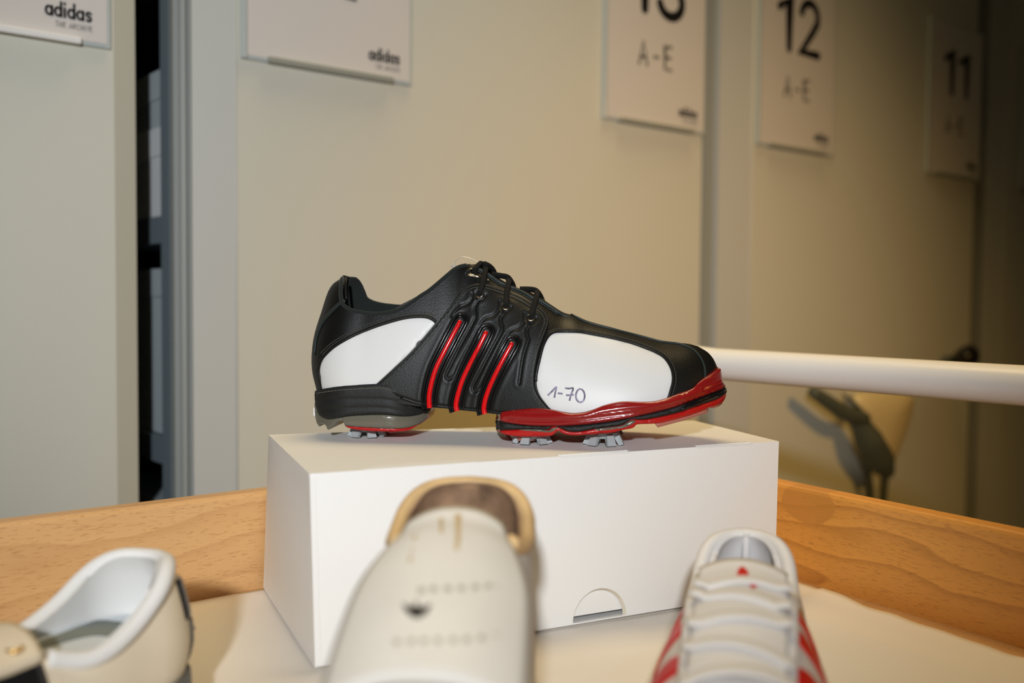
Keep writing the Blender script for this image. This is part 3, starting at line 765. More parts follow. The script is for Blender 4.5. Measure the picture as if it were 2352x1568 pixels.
def upper_mesh(name, field, Gn, Gf, closed_from, mats, parent, thick=0.003):
    """upper from near / far side-view grids: outer skin, lining inside it, rim between; columns >= closed_from meet over the top."""
    nu, nv, _ = Gn.shape
    def side(G, sgn):
        x, z = G[..., 0], G[..., 1]; return np.stack([x, sgn * field.w(x, z), z], -1)
    def inner(G, sgn):
        x, z = G[..., 0], G[..., 1]; w = field.w(x, z)
        n = field.normal(x.ravel(), z.ravel()).reshape(nu, nv, 3); n[..., 2] = 0
        n /= np.linalg.norm(n, axis=-1, keepdims=True)
        y = np.minimum(-w - n[..., 1] * thick, 0.0)
        return np.stack([x - n[..., 0] * thick, -sgn * y, z], -1)
    N, Fr = side(Gn, -1), side(Gf, 1); Ni, Fi = inner(Gn, -1), inner(Gf, 1)
    V = np.vstack([a.reshape(-1, 3) for a in (N, Fr, Ni, Fi)]); m = nu * nv; Fc, mi, rim_f = [], [], []
    idx = lambda i, j, s: s * m + i * nv + j
    for i in range(nu - 1):
        for j in range(nv - 1):
            Fc.append((idx(i, j, 0), idx(i + 1, j, 0), idx(i + 1, j + 1, 0), idx(i, j + 1, 0)))
            Fc.append((idx(i, j, 1), idx(i, j + 1, 1), idx(i + 1, j + 1, 1), idx(i + 1, j, 1)))
        Fc.append((idx(i + 1, 0, 0), idx(i, 0, 0), idx(i, 0, 1), idx(i + 1, 0, 1)))       # sole side
        if i >= closed_from:
            Fc.append((idx(i, nv - 1, 0), idx(i + 1, nv - 1, 0), idx(i + 1, nv - 1, 1), idx(i, nv - 1, 1)))
        else:
            t = nv - 1
            rim_f += [(idx(i, t, 0), idx(i + 1, t, 0), idx(i + 1, t, 2), idx(i, t, 2)), (idx(i, t, 1), idx(i, t, 3), idx(i + 1, t, 3), idx(i + 1, t, 1))]
    mi = [0] * len(Fc); Fc += rim_f
    for i in range(min(nu - 1, closed_from + 14)):
        for j in range(nv - 1):
            Fc.append((idx(i, j, 2), idx(i, j + 1, 2), idx(i + 1, j + 1, 2), idx(i + 1, j, 2)))
            Fc.append((idx(i, j, 3), idx(i + 1, j, 3), idx(i + 1, j + 1, 3), idx(i, j + 1, 3)))
    mi += [len(mats) - 1] * (len(Fc) - len(mi))
    me = bpy.data.meshes.new(name); me.from_pydata(V.tolist(), [], Fc)
    for mm in mats: me.materials.append(mm)
    for p, k in zip(me.polygons, mi): p.material_index = k
    bm = bmesh.new(); bm.from_mesh(me)
    bmesh.ops.delete(bm, geom=[v for v in bm.verts if not v.link_faces], context='VERTS')
    bmesh.ops.remove_doubles(bm, verts=bm.verts[:], dist=1e-5)
    bmesh.ops.dissolve_degenerate(bm, edges=bm.edges[:], dist=1e-6)
    bm.to_mesh(me); bm.free()
    for p in me.polygons: p.use_smooth = True
    o = bpy.data.objects.new(name, me); COL.objects.link(o); o.parent = parent
    return o, N, Fr

# ------------------------------------------------------------------ the golf shoe
YAW = math.radians(5.6)
SX = Vector((math.cos(YAW), -math.sin(YAW), 0)); SY = Vector((math.sin(YAW), math.cos(YAW), 0))
_h = on_z(840, 1009, BT); SO = Vector((_h.x, _h.y, BT + 0.0004)) + SY * 0.025
MS = frame_matrix(SO, SX); MSi = MS.inverted()
camL = MSi @ CAM
def px_plane(px, py, y):
    d = MSi.to_3x3() @ ray(px, py); P = camL + d * ((y - camL.y) / d.y); return (P.x, P.z)
def pxs(points, y): return [px_plane(a, b, y) for a, b in points]
def px_on(field, points, it=14, h=0.0):
    out = []
    for a, b in points:
        y = -0.03
        for _ in range(it):
            x, z = px_plane(a, b, y); y2 = -float(field.w(x, z)) - h; y = 0.5 * y + 0.5 * y2
        out.append(px_plane(a, b, y))
    return np.array(out)

HEEL_BACK = [(738, 925), (733, 905), (730, 889), (722, 857), (719, 825), (722, 783), (729, 751), (739, 719), (752, 676), (762, 655), (775, 644), (790, 636)]
NEAR_COLLAR = [(790, 636), (794, 650), (795, 672), (798, 692), (806, 705), (820, 713), (839, 718), (860, 720), (881, 719), (903, 715.5), (924, 707), (945, 695), (966, 680.5), (988, 667), (1009, 650), (1030, 632), (1047, 619), (1062, 612.5), (1075, 610)]
FAR_COLLAR = [(790, 636), (805, 640), (818, 640), (828, 651), (837, 670), (843, 685), (856, 693), (873, 698), (892, 701), (926, 703), (945, 693), (966, 679), (988, 665), (1009, 648), (1030, 630), (1047, 618), (1062, 611), (1075, 609)]
VAMP = [(1075, 610), (1092, 607), (1108, 611), (1134, 631), (1150, 641), (1175, 655), (1193, 662), (1214, 669), (1241, 683), (1268, 701), (1294, 717), (1320, 724), (1346, 735), (1374, 743.6), (1407, 752), (1450, 765), (1483, 774), (1515, 781.5), (1548, 786), (1580, 789), (1602, 794.5)]
TOE = [(1602, 794.5), (1624, 807.5), (1637, 821.6), (1645, 837), (1650, 850), (1655, 868), (1657, 890), (1654, 905)]
BOTTOM = [(738, 925), (800, 925), (900, 925), (985, 934), (1060, 940), (1140, 948), (1220, 958), (1300, 964), (1400, 960), (1500, 946), (1580, 928), (1654, 905)]
hb = np.array(pxs(HEEL_BACK, 0)); to = np.array(pxs(TOE, 0)); va = np.array(pxs(VAMP, 0))
nc = np.array([px_plane(a, b, y) for (a, b), y in zip(NEAR_COLLAR, np.interp([p[0] for p in NEAR_COLLAR], [790, 800, 840, 940, 1030, 1075], [0, -.008, -.024, -.024, -.013, 0]))])
fc = np.array([px_plane(a, b, y) for (a, b), y in zip(FAR_COLLAR, np.interp([p[0] for p in FAR_COLLAR], [790, 800, 840, 940, 1030, 1075], [0, .008, .024, .024, .013, 0]))])
bo = np.array([px_plane(a, b, y) for (a, b), y in zip(BOTTOM, np.interp([p[0] for p in BOTTOM], [738, 800, 1060, 1350, 1560, 1654], [0, -.030, -.032, -.047, -.035, 0]))])
def X(px, y=-0.03): return px_plane(px, 850, y)[0]
hbd = cr(hb, 6); tod = cr(to, 6)
xback = lambda z: np.interp(z, hbd[:, 1], hbd[:, 0])
ordt = np.argsort(tod[:, 1])
xtoe = lambda z: np.interp(z, tod[ordt][:, 1], tod[ordt][:, 0])
ztp = [px_plane(a, b, y) for a, b, y in ((700, 634, 0), (760, 634, 0), (800, 640, 0), (826, 668, -.01), (846, 700, -.02), (870, 711, -.024), (903, 709, -.024), (945, 692, -.022), (988, 664, -.018), (1030, 630, -.012), (1062, 611, -.003))]
va_d = cr(va, 6); to_d = cr(to, 6)
zt_pts = np.vstack([cr(ztp, 6), va_d[2:], to_d[1:20]])
ordz = np.argsort(zt_pts[:, 0])
zt = lambda x: np.interp(x, zt_pts[ordz][:, 0], zt_pts[ordz][:, 1])
bod = cr(bo, 6); zb = lambda x: np.interp(x, bod[:, 0], bod[:, 1])
Wf = fun([(X(715), .0325), (X(800), .0335), (X(900), .034), (X(1000), .0335), (X(1080), .0345), (X(1180), .0405), (X(1280), .0455), (X(1370), .0475), (X(1460), .0470), (X(1560), .0445), (X(1680), .043)])
rf = fun([(X(700), .60), (X(800), .62), (X(860), .74), (X(940), .72), (X(1000), .60), (X(1040), .42), (X(1070), .20), (X(1095), .03), (X(1110), 0), (X(1300), 0), (X(1700), 0)])
rfc = lambda x: np.clip(rf(x), 0, 1)
FU = Field(xback, xtoe, zb, zt, Wf, rfc, 0.034, 0.075, pv=1.9)

shoe = empty('golf_shoe', M=MS)
tag(shoe, 'black and white leather golf shoe with red stripes standing on the white box', 'shoe')
NU, NV = 190, 46
ncol = 60
top_n = np.vstack([resample(cr(nc, 6), ncol), resample(va_d, NU - ncol + 1)[1:]])
top_f = np.vstack([resample(cr(fc, 6), ncol), resample(va_d, NU - ncol + 1)[1:]])
bot = resample(bod, NU)
def cosres(p, n): 
    return resample(p, n, cosine=True)
lef = cosres(hbd, NV); rig = cosres(tod[::-1], NV)
# bring both ends of the columns together more densely at heel and toe
Gn = coons(bot, top_n, lef, rig, NU, NV); Gf = coons(bot, top_f, lef, rig, NU, NV)
# denser rows near the top edge
cv = 0.5 - 0.5 * np.cos(np.pi * np.linspace(0, 1, NV)); sv = np.linspace(0, 1, NV)
def rerow(G):
    H = G.copy()
    for i in range(1, NU - 1):
        for k in range(2): H[i, :, k] = np.interp(cv, sv, G[i, :, k])
    return H
Gn, Gf = rerow(Gn), rerow(Gf)
upper, N3, F3 = upper_mesh('upper', FU, Gn, Gf, ncol - 1, [M_leather, M_lining], shoe, thick=0.0028)
# rolled collar edges
for arr, nm in ((N3, 'collar_edge'), (F3, 'collar_edge')):
    tube(nm, arr[:ncol, -1], 0.0014, M_lining, shoe, sides=8)
_q = px_on(FU, cr([(1092, 613), (1102, 621), (1122, 632), (1147, 650), (1174, 661), (1190, 668), (1207, 676.5), (1222, 685), (1237, 690.5), (1261, 705), (1281, 719), (1304, 728), (1318, 733)], 5))
tube('throat_edge', FU.lift(_q, 0.0006 - 0.0022 * np.clip(np.linspace(-5, 1, len(_q)), 0, 1)), 0.0011, M_edge, shoe, sides=8)

# --- white panels
TOEPANEL = [(1273.5, 763), (1294, 762), (1331, 763), (1363, 768.5), (1407, 777), (1450, 788), (1483, 800), (1504, 808.6), (1524, 820.6), (1537, 837), (1544.5, 856), (1545.6, 876), (1541, 895), (1535, 914), (1500, 935), (1450, 945), (1400, 952), (1331, 956), (1290, 952), (1266, 942), (1253, 928), (1240, 910.5), (1233, 893), (1231, 876), (1232, 858.5), (1239, 826), (1246, 798), (1253, 781.5), (1261.5, 769.6)]
HEELPANEL = [(741, 899), (735.7, 867.6), (733.6, 850.6), (736.8, 833.6), (745, 818.7), (764, 799.6), (785.7, 784.7), (817.5, 767.7), (860, 750.7), (902.6, 737), (934.5, 729.4), (962, 727), (981, 728.4), (994, 733.7), (1001.4, 740), (987.6, 759), (945, 808), (902.6, 848.5), (875, 874), (862, 886), (850, 900), (796, 902)]
def outline(px, n_per=5, n=None):
    c = cr(px, n_per, closed=True); return px_on(FU, c)
toe_panel = panel_on('toe_panel', FU, outline(TOEPANEL, 4), 0.0005, 0.002, M_white, shoe, res=0.0025, mirror=True)
toe_panel['label'] = 'smooth white leather toe panel with a handwritten number'
hp_ = panel_on('heel_panel', FU, outline(HEELPANEL, 4), 0.0005, 0.002, M_white, shoe, res=0.0025, mirror=True)
# raised black edging around the white panels
def edging(px, off=0.0009, r=0.0009, m=M_leather, closed=False, nm='panel_edging', flat=0.8, par=None):
    c = cr(px, 5, closed=closed); q = px_on(FU, c)
    P = FU.lift(q, off); nn = FU.normal(q[:, 0], q[:, 1])
    if closed: P = np.vstack([P, P[:1]]); nn = np.vstack([nn, nn[:1]])
    return tube(nm, P, r, m, par or shoe, sides=8, flat=flat, up=[tuple(a) for a in nn])
edging(TOEPANEL[-6:] + TOEPANEL[:14], 0.0006, 0.0011)
edging(HEELPANEL[:15], 0.0006, 0.0011)

# handwritten 1-70
def zz(pts): return [(1190 + a / 4.612, 620 + b / 4.612) for a, b in pts]
pen = [zz([(316, 1328), (360, 1285), (405, 1240), (396, 1295), (385, 1352)]), zz([(422, 1305), (448, 1307), (472, 1311)]),
       zz([(497, 1250), (540, 1256), (583, 1254), (562, 1320), (545, 1384)]), zz([(508, 1326), (548, 1326), (590, 1320)]),
       zz([(660, 1258), (690, 1280), (706, 1328), (694, 1380), (660, 1400), (626, 1380), (612, 1328), (630, 1276), (660, 1258)])]
V, Fc = [], []
for st in pen:
    q = px_on(FU, cr(st, 6) if len(st) > 3 else st); P = FU.lift(q, 0.0006); nn = FU.normal(q[:, 0], q[:, 1])
    tube_data(P, 0.00060, 8, 0.25, [tuple(a) for a in nn], True, V, Fc)
o = obj_from('written_number', V, Fc, M_pen, toe_panel, smooth=True); o['label'] = 'handwritten 1-70 in violet marker'

# --- black saddle with moulded grooves
SADDLE = [(868, 884), (902, 850), (950, 803), (976.5, 772.7), (1011, 730), (1042, 689), (1064, 664.5), (1080.6, 654), (1097, 650.6), (1119, 653), (1154, 664.5), (1195, 681), (1225.5, 699), (1242, 709), (1254, 721.6), (1260, 734), (1260, 750), (1254, 766.5), (1248, 783), (1240, 809), (1232.6, 844), (1229.6, 874.7), (1232.6, 895), (1242, 913.5), (1256, 930), (1268, 943), (1240, 952), (1190, 950), (1144, 947), (1101, 942), (1051, 937), (1001, 931), (960, 925), (920, 912), (885, 900)]
def z7(pts): return [(950 + a / 4.9, 640 + b / 4.9) for a, b in pts]
S1 = [(1058, 737), (1040, 770.6), (1019, 811), (1003, 844), (993, 874.7), (987, 905), (986.5, 926), (988, 936)]
S2 = [(1118, 762), (1101, 797), (1080.6, 836), (1064, 870.6), (1054, 901), (1048.5, 925.7), (1049, 936), (1051, 943)]
S3 = [(1177.5, 788), (1160, 819.6), (1142, 854), (1127.5, 885), (1117, 913.5), (1113, 934), (1113.5, 944), (1115, 950)]
GROOVES = [z7([(668, 170), (662, 220), (632, 268), (580, 298), (520, 320), (470, 368), (430, 425)]),
           z7([(815, 190), (795, 232), (735, 258), (696, 308), (690, 360), (702, 420), (680, 480), (610, 610), (520, 770), (430, 950), (372, 1065), (368, 1105), (390, 1128), (425, 1120), (465, 1085), (530, 940), (640, 730), (720, 570), (770, 490), (820, 445), (900, 420), (945, 375), (966, 310), (968, 265)]),
           z7([(1105, 325), (1085, 370), (1020, 405), (980, 450), (985, 505), (1000, 560), (975, 630), (910, 750), (820, 920), (735, 1085), (672, 1205), (668, 1245), (690, 1268), (725, 1258), (765, 1220), (830, 1075), (940, 850), (1020, 690), (1070, 615), (1110, 580), (1185, 550), (1230, 505), (1245, 440), (1250, 400)]),
           z7([(1385, 450), (1370, 495), (1310, 535), (1276, 580), (1278, 630), (1292, 690), (1270, 760), (1240, 860), (1215, 1000), (1190, 1180)])]
EYE = [(747 / 4.9 + 950, 185 / 4.9 + 640), (1036 / 4.9 + 950, 325 / 4.9 + 640), (1318 / 4.9 + 950, 452 / 4.9 + 640)]
gq = [px_on(FU, cr(g, 4)) for g in GROOVES]; sq = [px_on(FU, cr(s_, 5)) for s_ in (S1, S2, S3)]
eq = px_on(FU, EYE)
PXM = 0.00031     # metres per photo pixel at the shoe
def saddle_h(V):
    h = np.zeros(len(V))
    for g in gq:
        d = seg_dist(V, g); h -= 0.0010 * np.exp(-(d / 0.0008) ** 2); h += 0.00015 * np.exp(-((d - 0.0026) / 0.0012) ** 2)
    for s_ in sq:
        d = seg_dist(V, s_); h -= 0.0009 * np.exp(-(np.clip(d - 0.0046, 0, None) / 0.0009) ** 2); h += 0.0002 * np.exp(-((d - 0.0075) / 0.0014) ** 2)
    for e in eq:
        d = np.linalg.norm(V - e, axis=1); h -= 0.0006 * np.exp(-(np.clip(d - 0.0030, 0, None) / 0.0008) ** 2); h += 0.0002 * np.exp(-((d - 0.0050) / 0.0012) ** 2)
    return h
saddle = panel_on('saddle', FU, outline(SADDLE, 4), 0.0014, 0.0018, M_leather2, shoe, res=0.00075, hfun=saddle_h)
saddle['label'] = 'moulded black leather saddle with three red stripes'
V, Fc = [], []   # closure of the saddle under the arch
edging(SADDLE[25:34], 0.0002, 0.0012, M_leather2)

def stripe(S, par, idx):
    c = cr(S, 6); q = px_on(FU, c); nn = [tuple(a) for a in FU.normal(q[:, 0], q[:, 1])]
    g = obj_from('stripe', *tube_data(FU.lift(q, 0.0014), [0.0015 + 0.0004 * i / len(q) for i in range(len(q))], 10, 0.75, nn, True), M_red, par, smooth=True)
    # gloss channel walls on both sides of the red bar
    d = np.gradient(c, axis=0); d /= np.linalg.norm(d, axis=1, keepdims=True); nr = np.stack([-d[:, 1], d[:, 0]], 1)
    L = [tuple(a) for a in c + nr * 12.5]; R = [tuple(a) for a in c - nr * 12.5]
    cap = [tuple(c[0] + nr[0] * 12.5 * math.cos(a) - d[0] * 12.5 * math.sin(a)) for a in np.linspace(0, math.pi, 9)][1:-1]
    loop = [tuple(p) for p in L[::-1]] + cap + R
    for off_px, rad, m in ((15.5, 0.0010, M_gloss), (9.5, 0.0009, M_gloss)):
        k = off_px / 12.5
        lp = [tuple(np.array(b) + (np.array(a) - np.array(b)) * k) for a, b in zip(loop, [tuple(p) for p in c[::-1]] + [tuple(c[0])] * len(cap) + [tuple(p) for p in c])]
        q2 = px_on(FU, lp); n2 = [tuple(a) for a in FU.normal(q2[:, 0], q2[:, 1])]
        obj_from('stripe_channel', *tube_data(FU.lift(q2, 0.0007), rad, 8, 0.9, n2, True), m, g, smooth=True)
    return g
for k, S in enumerate((S1, S2, S3)): stripe(S, shoe, k)

# --- eyelets, steel loop, laces
for e in eq:
    P = FU.lift([e], 0.0017)[0]; n_ = FU.normal(np.array([e[0]]), np.array([e[1]]))[0]
    ey = obj_from('eyelet', *torus_data(P, n_, 0.0026, 0.00045, 24, 8), M_steel, shoe, smooth=True)
    bm = bmesh.new(); bmesh.ops.create_circle(bm, cap_ends=True, segments=16, radius=0.0025)
    rot = Vector((0, 0, 1)).rotation_difference(Vector(n_)).to_matrix().to_4x4()
    bm.transform(Matrix.Translation(Vector(P) - Vector(n_) * 0.0001) @ rot); obj_bm('eyelet_hole', bm, M_blackplastic, ey)
te = px_on(FU, [(1086, 625)])
P = FU.lift(te, 0.0006)[0]; n_ = FU.normal(te[:, 0], te[:, 1])[0]
obj_from('eyelet', *torus_data(P, n_, 0.0026, 0.0005, 24, 8), M_steel, shoe, smooth=True)
def z8(pts): return [(1020 + a / 7.467, 570 + b / 7.467) for a, b in pts]
q = px_on(FU, z8([(362, 458), (450, 478), (550, 498), (645, 518)])); loopo = tube('steel_loop', FU.lift(q, 0.0010), 0.00085, M_steel, shoe, sides=8)
q = px_on(FU, z8([(350, 450), (390, 400), (450, 355), (500, 345)])); tube('loop_wire', FU.lift(q, 0.0003), 0.00055, M_edge, loopo, sides=8)
q = px_on(FU, z8([(730, 545), (755, 555), (770, 562)])); tube('loop_wire', FU.lift(q, 0.0006), 0.0006, M_steel, loopo, sides=8)
def lace(px_pts, top_px, r=0.0021, lift=0.0018, nm='lace'):
    q = px_on(FU, cr(px_pts, 4)); P = FU.lift(q, lift); n = len(P)
    P[0] -= FU.normal(q[:1, 0], q[:1, 1])[0] * 0.003
    tx, tz = px_plane(top_px[0], top_px[1], 0.0)
    mid = np.array([[tx, 0.0, tz]])
    far = P[::-1] * np.array([1, -1, 1])
    path = cr(np.vstack([P[::2], mid, far[::2]]), 4)
    return tube(nm, path, r, M_lace, shoe, sides=10, flat=0.62, up=[tuple((0, (-1 if p[1] < 0 else 1) * min(1, abs(p[1]) / .012), 1.0 - min(.85, abs(p[1]) / .02))) for p in path])
lace([(1102, 680), (1104, 668), (1108, 650), (1111, 632), (1113, 620)], (1112, 604))
lace([(1161, 708), (1162, 694), (1163, 676), (1165, 660), (1166, 652)], (1168, 642))
lace([(1219, 734), (1222, 718), (1226, 702), (1229, 690), (1231, 681)], (1233, 668))
lace([(1087, 627), (1092, 619), (1098, 612)], (1104, 602.5), r=0.0020)
# slack runs of cord on the tongue between the loops
def zxy(px, py, y): a = px_plane(px, py, y); return (a[0], y, a[1])
tube('lace', cr([zxy(1113, 606, -.006), zxy(1126, 613, .0), zxy(1134, 624, .006), zxy(1136, 634, .010)], 5), 0.0021, M_lace, shoe, sides=10)
tube('lace', cr([zxy(1130, 630, -.004), zxy(1150, 633, .0), zxy(1166, 637, .004), zxy(1176, 650, .008), zxy(1180, 662, .012)], 5), 0.0021, M_lace, shoe, sides=10)
tube('lace', cr([zxy(1194, 664, -.002), zxy(1214, 664, -.001), zxy(1230, 667, .002), zxy(1240, 678, .006), zxy(1246, 692, .012)], 5), 0.0021, M_lace, shoe, sides=10)
# tag fastener
tl = tube('tag_fastener', cr([zxy(1047, 622, -.004), zxy(1044, 606, -.004), zxy(1050, 595, -.004), zxy(1062, 590.5, -.004), zxy(1076, 592, -.004), zxy(1090, 598, -.004), zxy(1102, 604, -.004)], 6), 0.00028, M_clear, shoe, sides=6)
tl['label'] = 'clear nylon loop left from a price tag'
bm = bmesh.new(); bmesh.ops.create_uvsphere(bm, u_segments=12, v_segments=8, radius=0.0009, matrix=Matrix.Translation(zxy(1102, 604, -.004))); obj_bm('bead', bm, M_whitelace, tl, True)
V, Fc = [], []
for a, b in (((1035, 610), (1050, 616)), ((1039, 606), (1041, 614)), ((1046, 608), (1049, 619)), ((1034, 612), (1040, 610))):
    tube_data([zxy(*a, -.004), zxy(*b, -.004)], 0.00045, 6, V=V, Fc=Fc)
obj_from('tag_clasp', V, Fc, M_clear, tl)

# --- seams, piping, stitching
edging([(1312, 723), (1346, 739), (1374, 748), (1412, 757.5), (1450, 767), (1485, 776), (1515, 784), (1540, 787.5), (1559, 790), (1580, 797), (1598, 808.6), (1611, 826), (1618, 845.5), (1619.5, 870)], 0.0003, 0.0010, M_edge, nm='toe_piping')
edging([(794, 691), (779, 700), (760, 719), (743, 740), (732.5, 761), (726, 783), (722.5, 815)], 0.0003, 0.0009, M_edge, nm='heel_piping')
edging([(795, 640), (794.5, 660), (795.5, 688)], 0.0003, 0.0011, M_leather, nm='heel_piping')
def stitch_row(px, step=5.2, length=3.4, off=0.0009, r=0.00042, V=None, Fc=None):
    c = resample(cr(px, 5), 400); L = np.concatenate([[0], np.cumsum(np.linalg.norm(np.diff(c, axis=0), axis=1))])
    s = 1.0; starts = []
    while s + length < L[-1]: starts.append(s); s += step
    A = np.array([[np.interp(t, L, c[:, k]) for k in (0, 1)] for t in starts]); B = np.array([[np.interp(t + length, L, c[:, k]) for k in (0, 1)] for t in starts])
    a3 = FU.lift(px_on(FU, A), off); b3 = FU.lift(px_on(FU, B), off)
    for p, q in zip(a3, b3): tube_data([p, q], r, 5, V=V, Fc=Fc)
def shift(px, d):
    c = cr(px, 4); g = np.gradient(c, axis=0); g /= np.linalg.norm(g, axis=1, keepdims=True)
    return [tuple(a) for a in (c + np.stack([-g[:, 1], g[:, 0]], 1) * d)][::2]
V, Fc = [], []
sad_edge = SADDLE[0:26]
for d in (5, 11.5): stitch_row(shift(sad_edge, d), V=V, Fc=Fc, off=0.0017)
o = obj_from('stitching', V, Fc, M_stitch, saddle); o['kind'] = 'stuff'
V, Fc = [], []
for d in (-5.5, -10.5):
    stitch_row(shift([(745, 818.7), (764, 799.6), (785.7, 784.7), (817.5, 767.7), (860, 750.7), (902.6, 737), (934.5, 729.4), (962, 727), (981, 728.4), (996, 735)], d), V=V, Fc=Fc, off=0.0004)
stitch_row(shift(TOEPANEL[-1:] + TOEPANEL[:14], -6), V=V, Fc=Fc, off=0.0004)
stitch_row(shift([(794, 691), (779, 700), (760, 719), (743, 740), (732.5, 761)], 4), V=V, Fc=Fc, off=0.0003)
stitch_row(shift([(1092, 613), (1102, 621), (1122, 632), (1147, 650), (1174, 661), (1190, 668), (1207, 676.5), (1222, 685), (1237, 690.5), (1261, 705), (1281, 719)], 4), V=V, Fc=Fc, off=0.0005)
o = obj_from('stitching', V, Fc, M_stitch, upper); o['kind'] = 'stuff'

# --- soles
WS = fun([(X(715), .0345), (X(800), .0355), (X(900), .0360), (X(985), .034), (X(1080), .036), (X(1140), .041), (X(1220), .0455), (X(1320), .0505), (X(1400), .0505), (X(1480), .0495), (X(1560), .047), (X(1680), .045)])
FH = Flat(WS, px_plane(719.5, 930, 0)[0], px_plane(990, 945, -.02)[0], 0.036, 0.03, 2.0, 2.0)
FT = Flat(WS, px_plane(1138.5, 970, -.03)[0], px_plane(1669.5, 905, 0)[0], 0.006, 0.080, 2.0, 2.3)
def so(field, px, n_per=4, dens=True):
    return px_on(field, cr(px, n_per, closed=True) if dens else px)
def ridge(curves, amp, wid):
    qs = [px_on(FT, cr(c, 4)) for c in curves]
    def f(V):
        h = np.zeros(len(V))
        for g, a in zip(qs, amp): h += a * np.exp(-(seg_dist(V, g) / wid) ** 2)
        return h
    return f
RT = [(1142, 949), (1169, 943), (1218.6, 938), (1243, 938), (1268, 941), (1292.6, 946), (1317, 949), (1342, 946.5), (1361.7, 941), (1386, 931.5), (1411, 925), (1435.6, 922), (1470, 923), (1500, 922), (1527, 916), (1551.6, 907), (1588.6, 894), (1603, 881), (1618, 869.5), (1638, 857), (1650, 849), (1656, 847.5)]
RF = [(1658, 860), (1661, 874), (1665.5, 889)]
RB = [(1638, 902), (1588.6, 921), (1539, 938.5), (1465, 956), (1403.6, 968), (1342, 975.5), (1280, 979), (1218.6, 978), (1169, 972), (1140, 964)]
welt = solid_on('red_welt', FT, so(FT, RT + RF + RB + [(1141, 955)]), 0.0, 0.002, M_redsole, shoe, res=0.0008,
    hfun=ridge([[(1142, 956), (1218, 962), (1317, 960), (1407, 950), (1500, 936), (1588, 910), (1640, 888), (1662, 876)],
                [(1142, 966), (1218, 971), (1317, 969), (1407, 959), (1500, 944), (1588, 919), (1663, 888)],
                [(1169, 953), (1243, 956), (1317, 952), (1361, 947), (1420, 938), (1490, 930), (1551, 917), (1588, 904), (1610, 895)],
                [(1150, 960), (1218, 966.5), (1317, 964.5), (1407, 954.5), (1500, 940), (1588, 914.5), (1662, 882)]], (0.0016, 0.0016, 0.0012, -0.0012), 0.0014))
KB = [(1169, 988), (1215, 986), (1258, 987), (1266, 981), (1275, 979.5), (1290, 985), (1305, 991), (1329.6, 992), (1366.6, 985.5), (1400, 981), (1428, 976.5), (1441, 969), (1452, 963), (1477.6, 964), (1514.6, 958), (1561, 947), (1613, 929), (1650, 916), (1668, 903)]
mid = solid_on('black_midsole', FT, so(FT, RB[::-1] + [(1665.5, 890), (1670, 899)] + KB[::-1] + [(1142, 988), (1139.5, 975)], 3), -0.0002, 0.0025, M_foam, shoe, res=0.002, edge_drop=0.0016)
OUT = [(1628, 938), (1600, 950), (1560, 962), (1520, 972), (1500, 974), (1465, 975.5), (1458, 981), (1450, 985), (1428, 989), (1405, 995), (1354, 999), (1317, 1001), (1292.6, 997), (1282, 990), (1270, 1000), (1255, 1003), (1200, 1004), (1164, 1000), (1145, 993)]
outs = solid_on('red_outsole', FT, so(FT, [(1142, 986)] + KB + [(1667.5, 913), (1660, 925), (1643, 934)] + OUT, 3), -0.0016, 0.002, M_redlow, shoe, res=0.002)
# smoky film between midsole and outsole
film = px_on(FT, cr([(1190, 988), (1230, 986), (1258, 989), (1267, 983), (1280, 982), (1276, 987), (1262, 994), (1230, 992)], 3, closed=True)); panel_on('smoky_band', FT, film, -0.0002, 0.0015, M_olive, shoe, base=-0.0020)
film = px_on(FT, cr([(1366, 986.5), (1400, 982), (1428, 978), (1440, 971), (1453, 965), (1462, 968), (1450, 977), (1430, 984), (1400, 988), (1375, 990)], 3, closed=True)); panel_on('smoky_band', FT, film, -0.0002, 0.0015, M_olive, shoe, base=-0.0020)
# the glossy black toe insert of the midsole
ins = px_on(FT, cr([(1561, 945), (1575, 928), (1600, 917), (1640, 902), (1664, 892), (1668, 899), (1650, 912), (1613, 926), (1585, 938)], 3, closed=True)); panel_on('toe_bumper', FT, ins, 0.0007, 0.0018, M_gloss, shoe, base=-0.001)
FI = Flat(lambda x: WS(x) - 0.004, FT.x0, FT.x1 - 0.003, 0.01, 0.08)
solid_on('clear_lug', FI, px_on(FI, resample([(1503, 971), (1560, 958), (1627, 938), (1625, 948), (1564, 967), (1510, 981.5)], 40, closed=True)), 0.0016, 0.0012, M_pink, shoe, res=0.0025)
solid_on('clear_lug', FI, px_on(FI, resample([(1632, 936), (1658, 922), (1660, 926), (1650, 934), (1638, 938)], 30, closed=True)), 0.001, 0.0012, M_pink, shoe, res=0.0025)
FP = Flat(lambda x: 0.040 + 0 * x, px_plane(1160, 1000, -.04)[0], px_plane(1246, 1000, -.04)[0], 0.02, 0.02)
solid_on('cleat_socket', FP, px_on(FP, cr([(1162, 996), (1205, 992), (1244, 997), (1235, 1007), (1226, 1012.5), (1200, 1013), (1181, 1011)], 4, closed=True)), 0.0, 0.0015, M_pink, shoe, res=0.0025)
FP2 = Flat(lambda x: 0.043 + 0 * x, px_plane(1350, 1000, -.04)[0], px_plane(1424, 1000, -.04)[0], 0.02, 0.02)
solid_on('cleat_socket', FP2, px_on(FP2, cr([(1353, 994), (1390, 988), (1420, 990), (1416, 1001), (1391, 1007), (1367, 1007)], 4, closed=True)), 0.0, 0.0015, M_pink, shoe, res=0.0025)

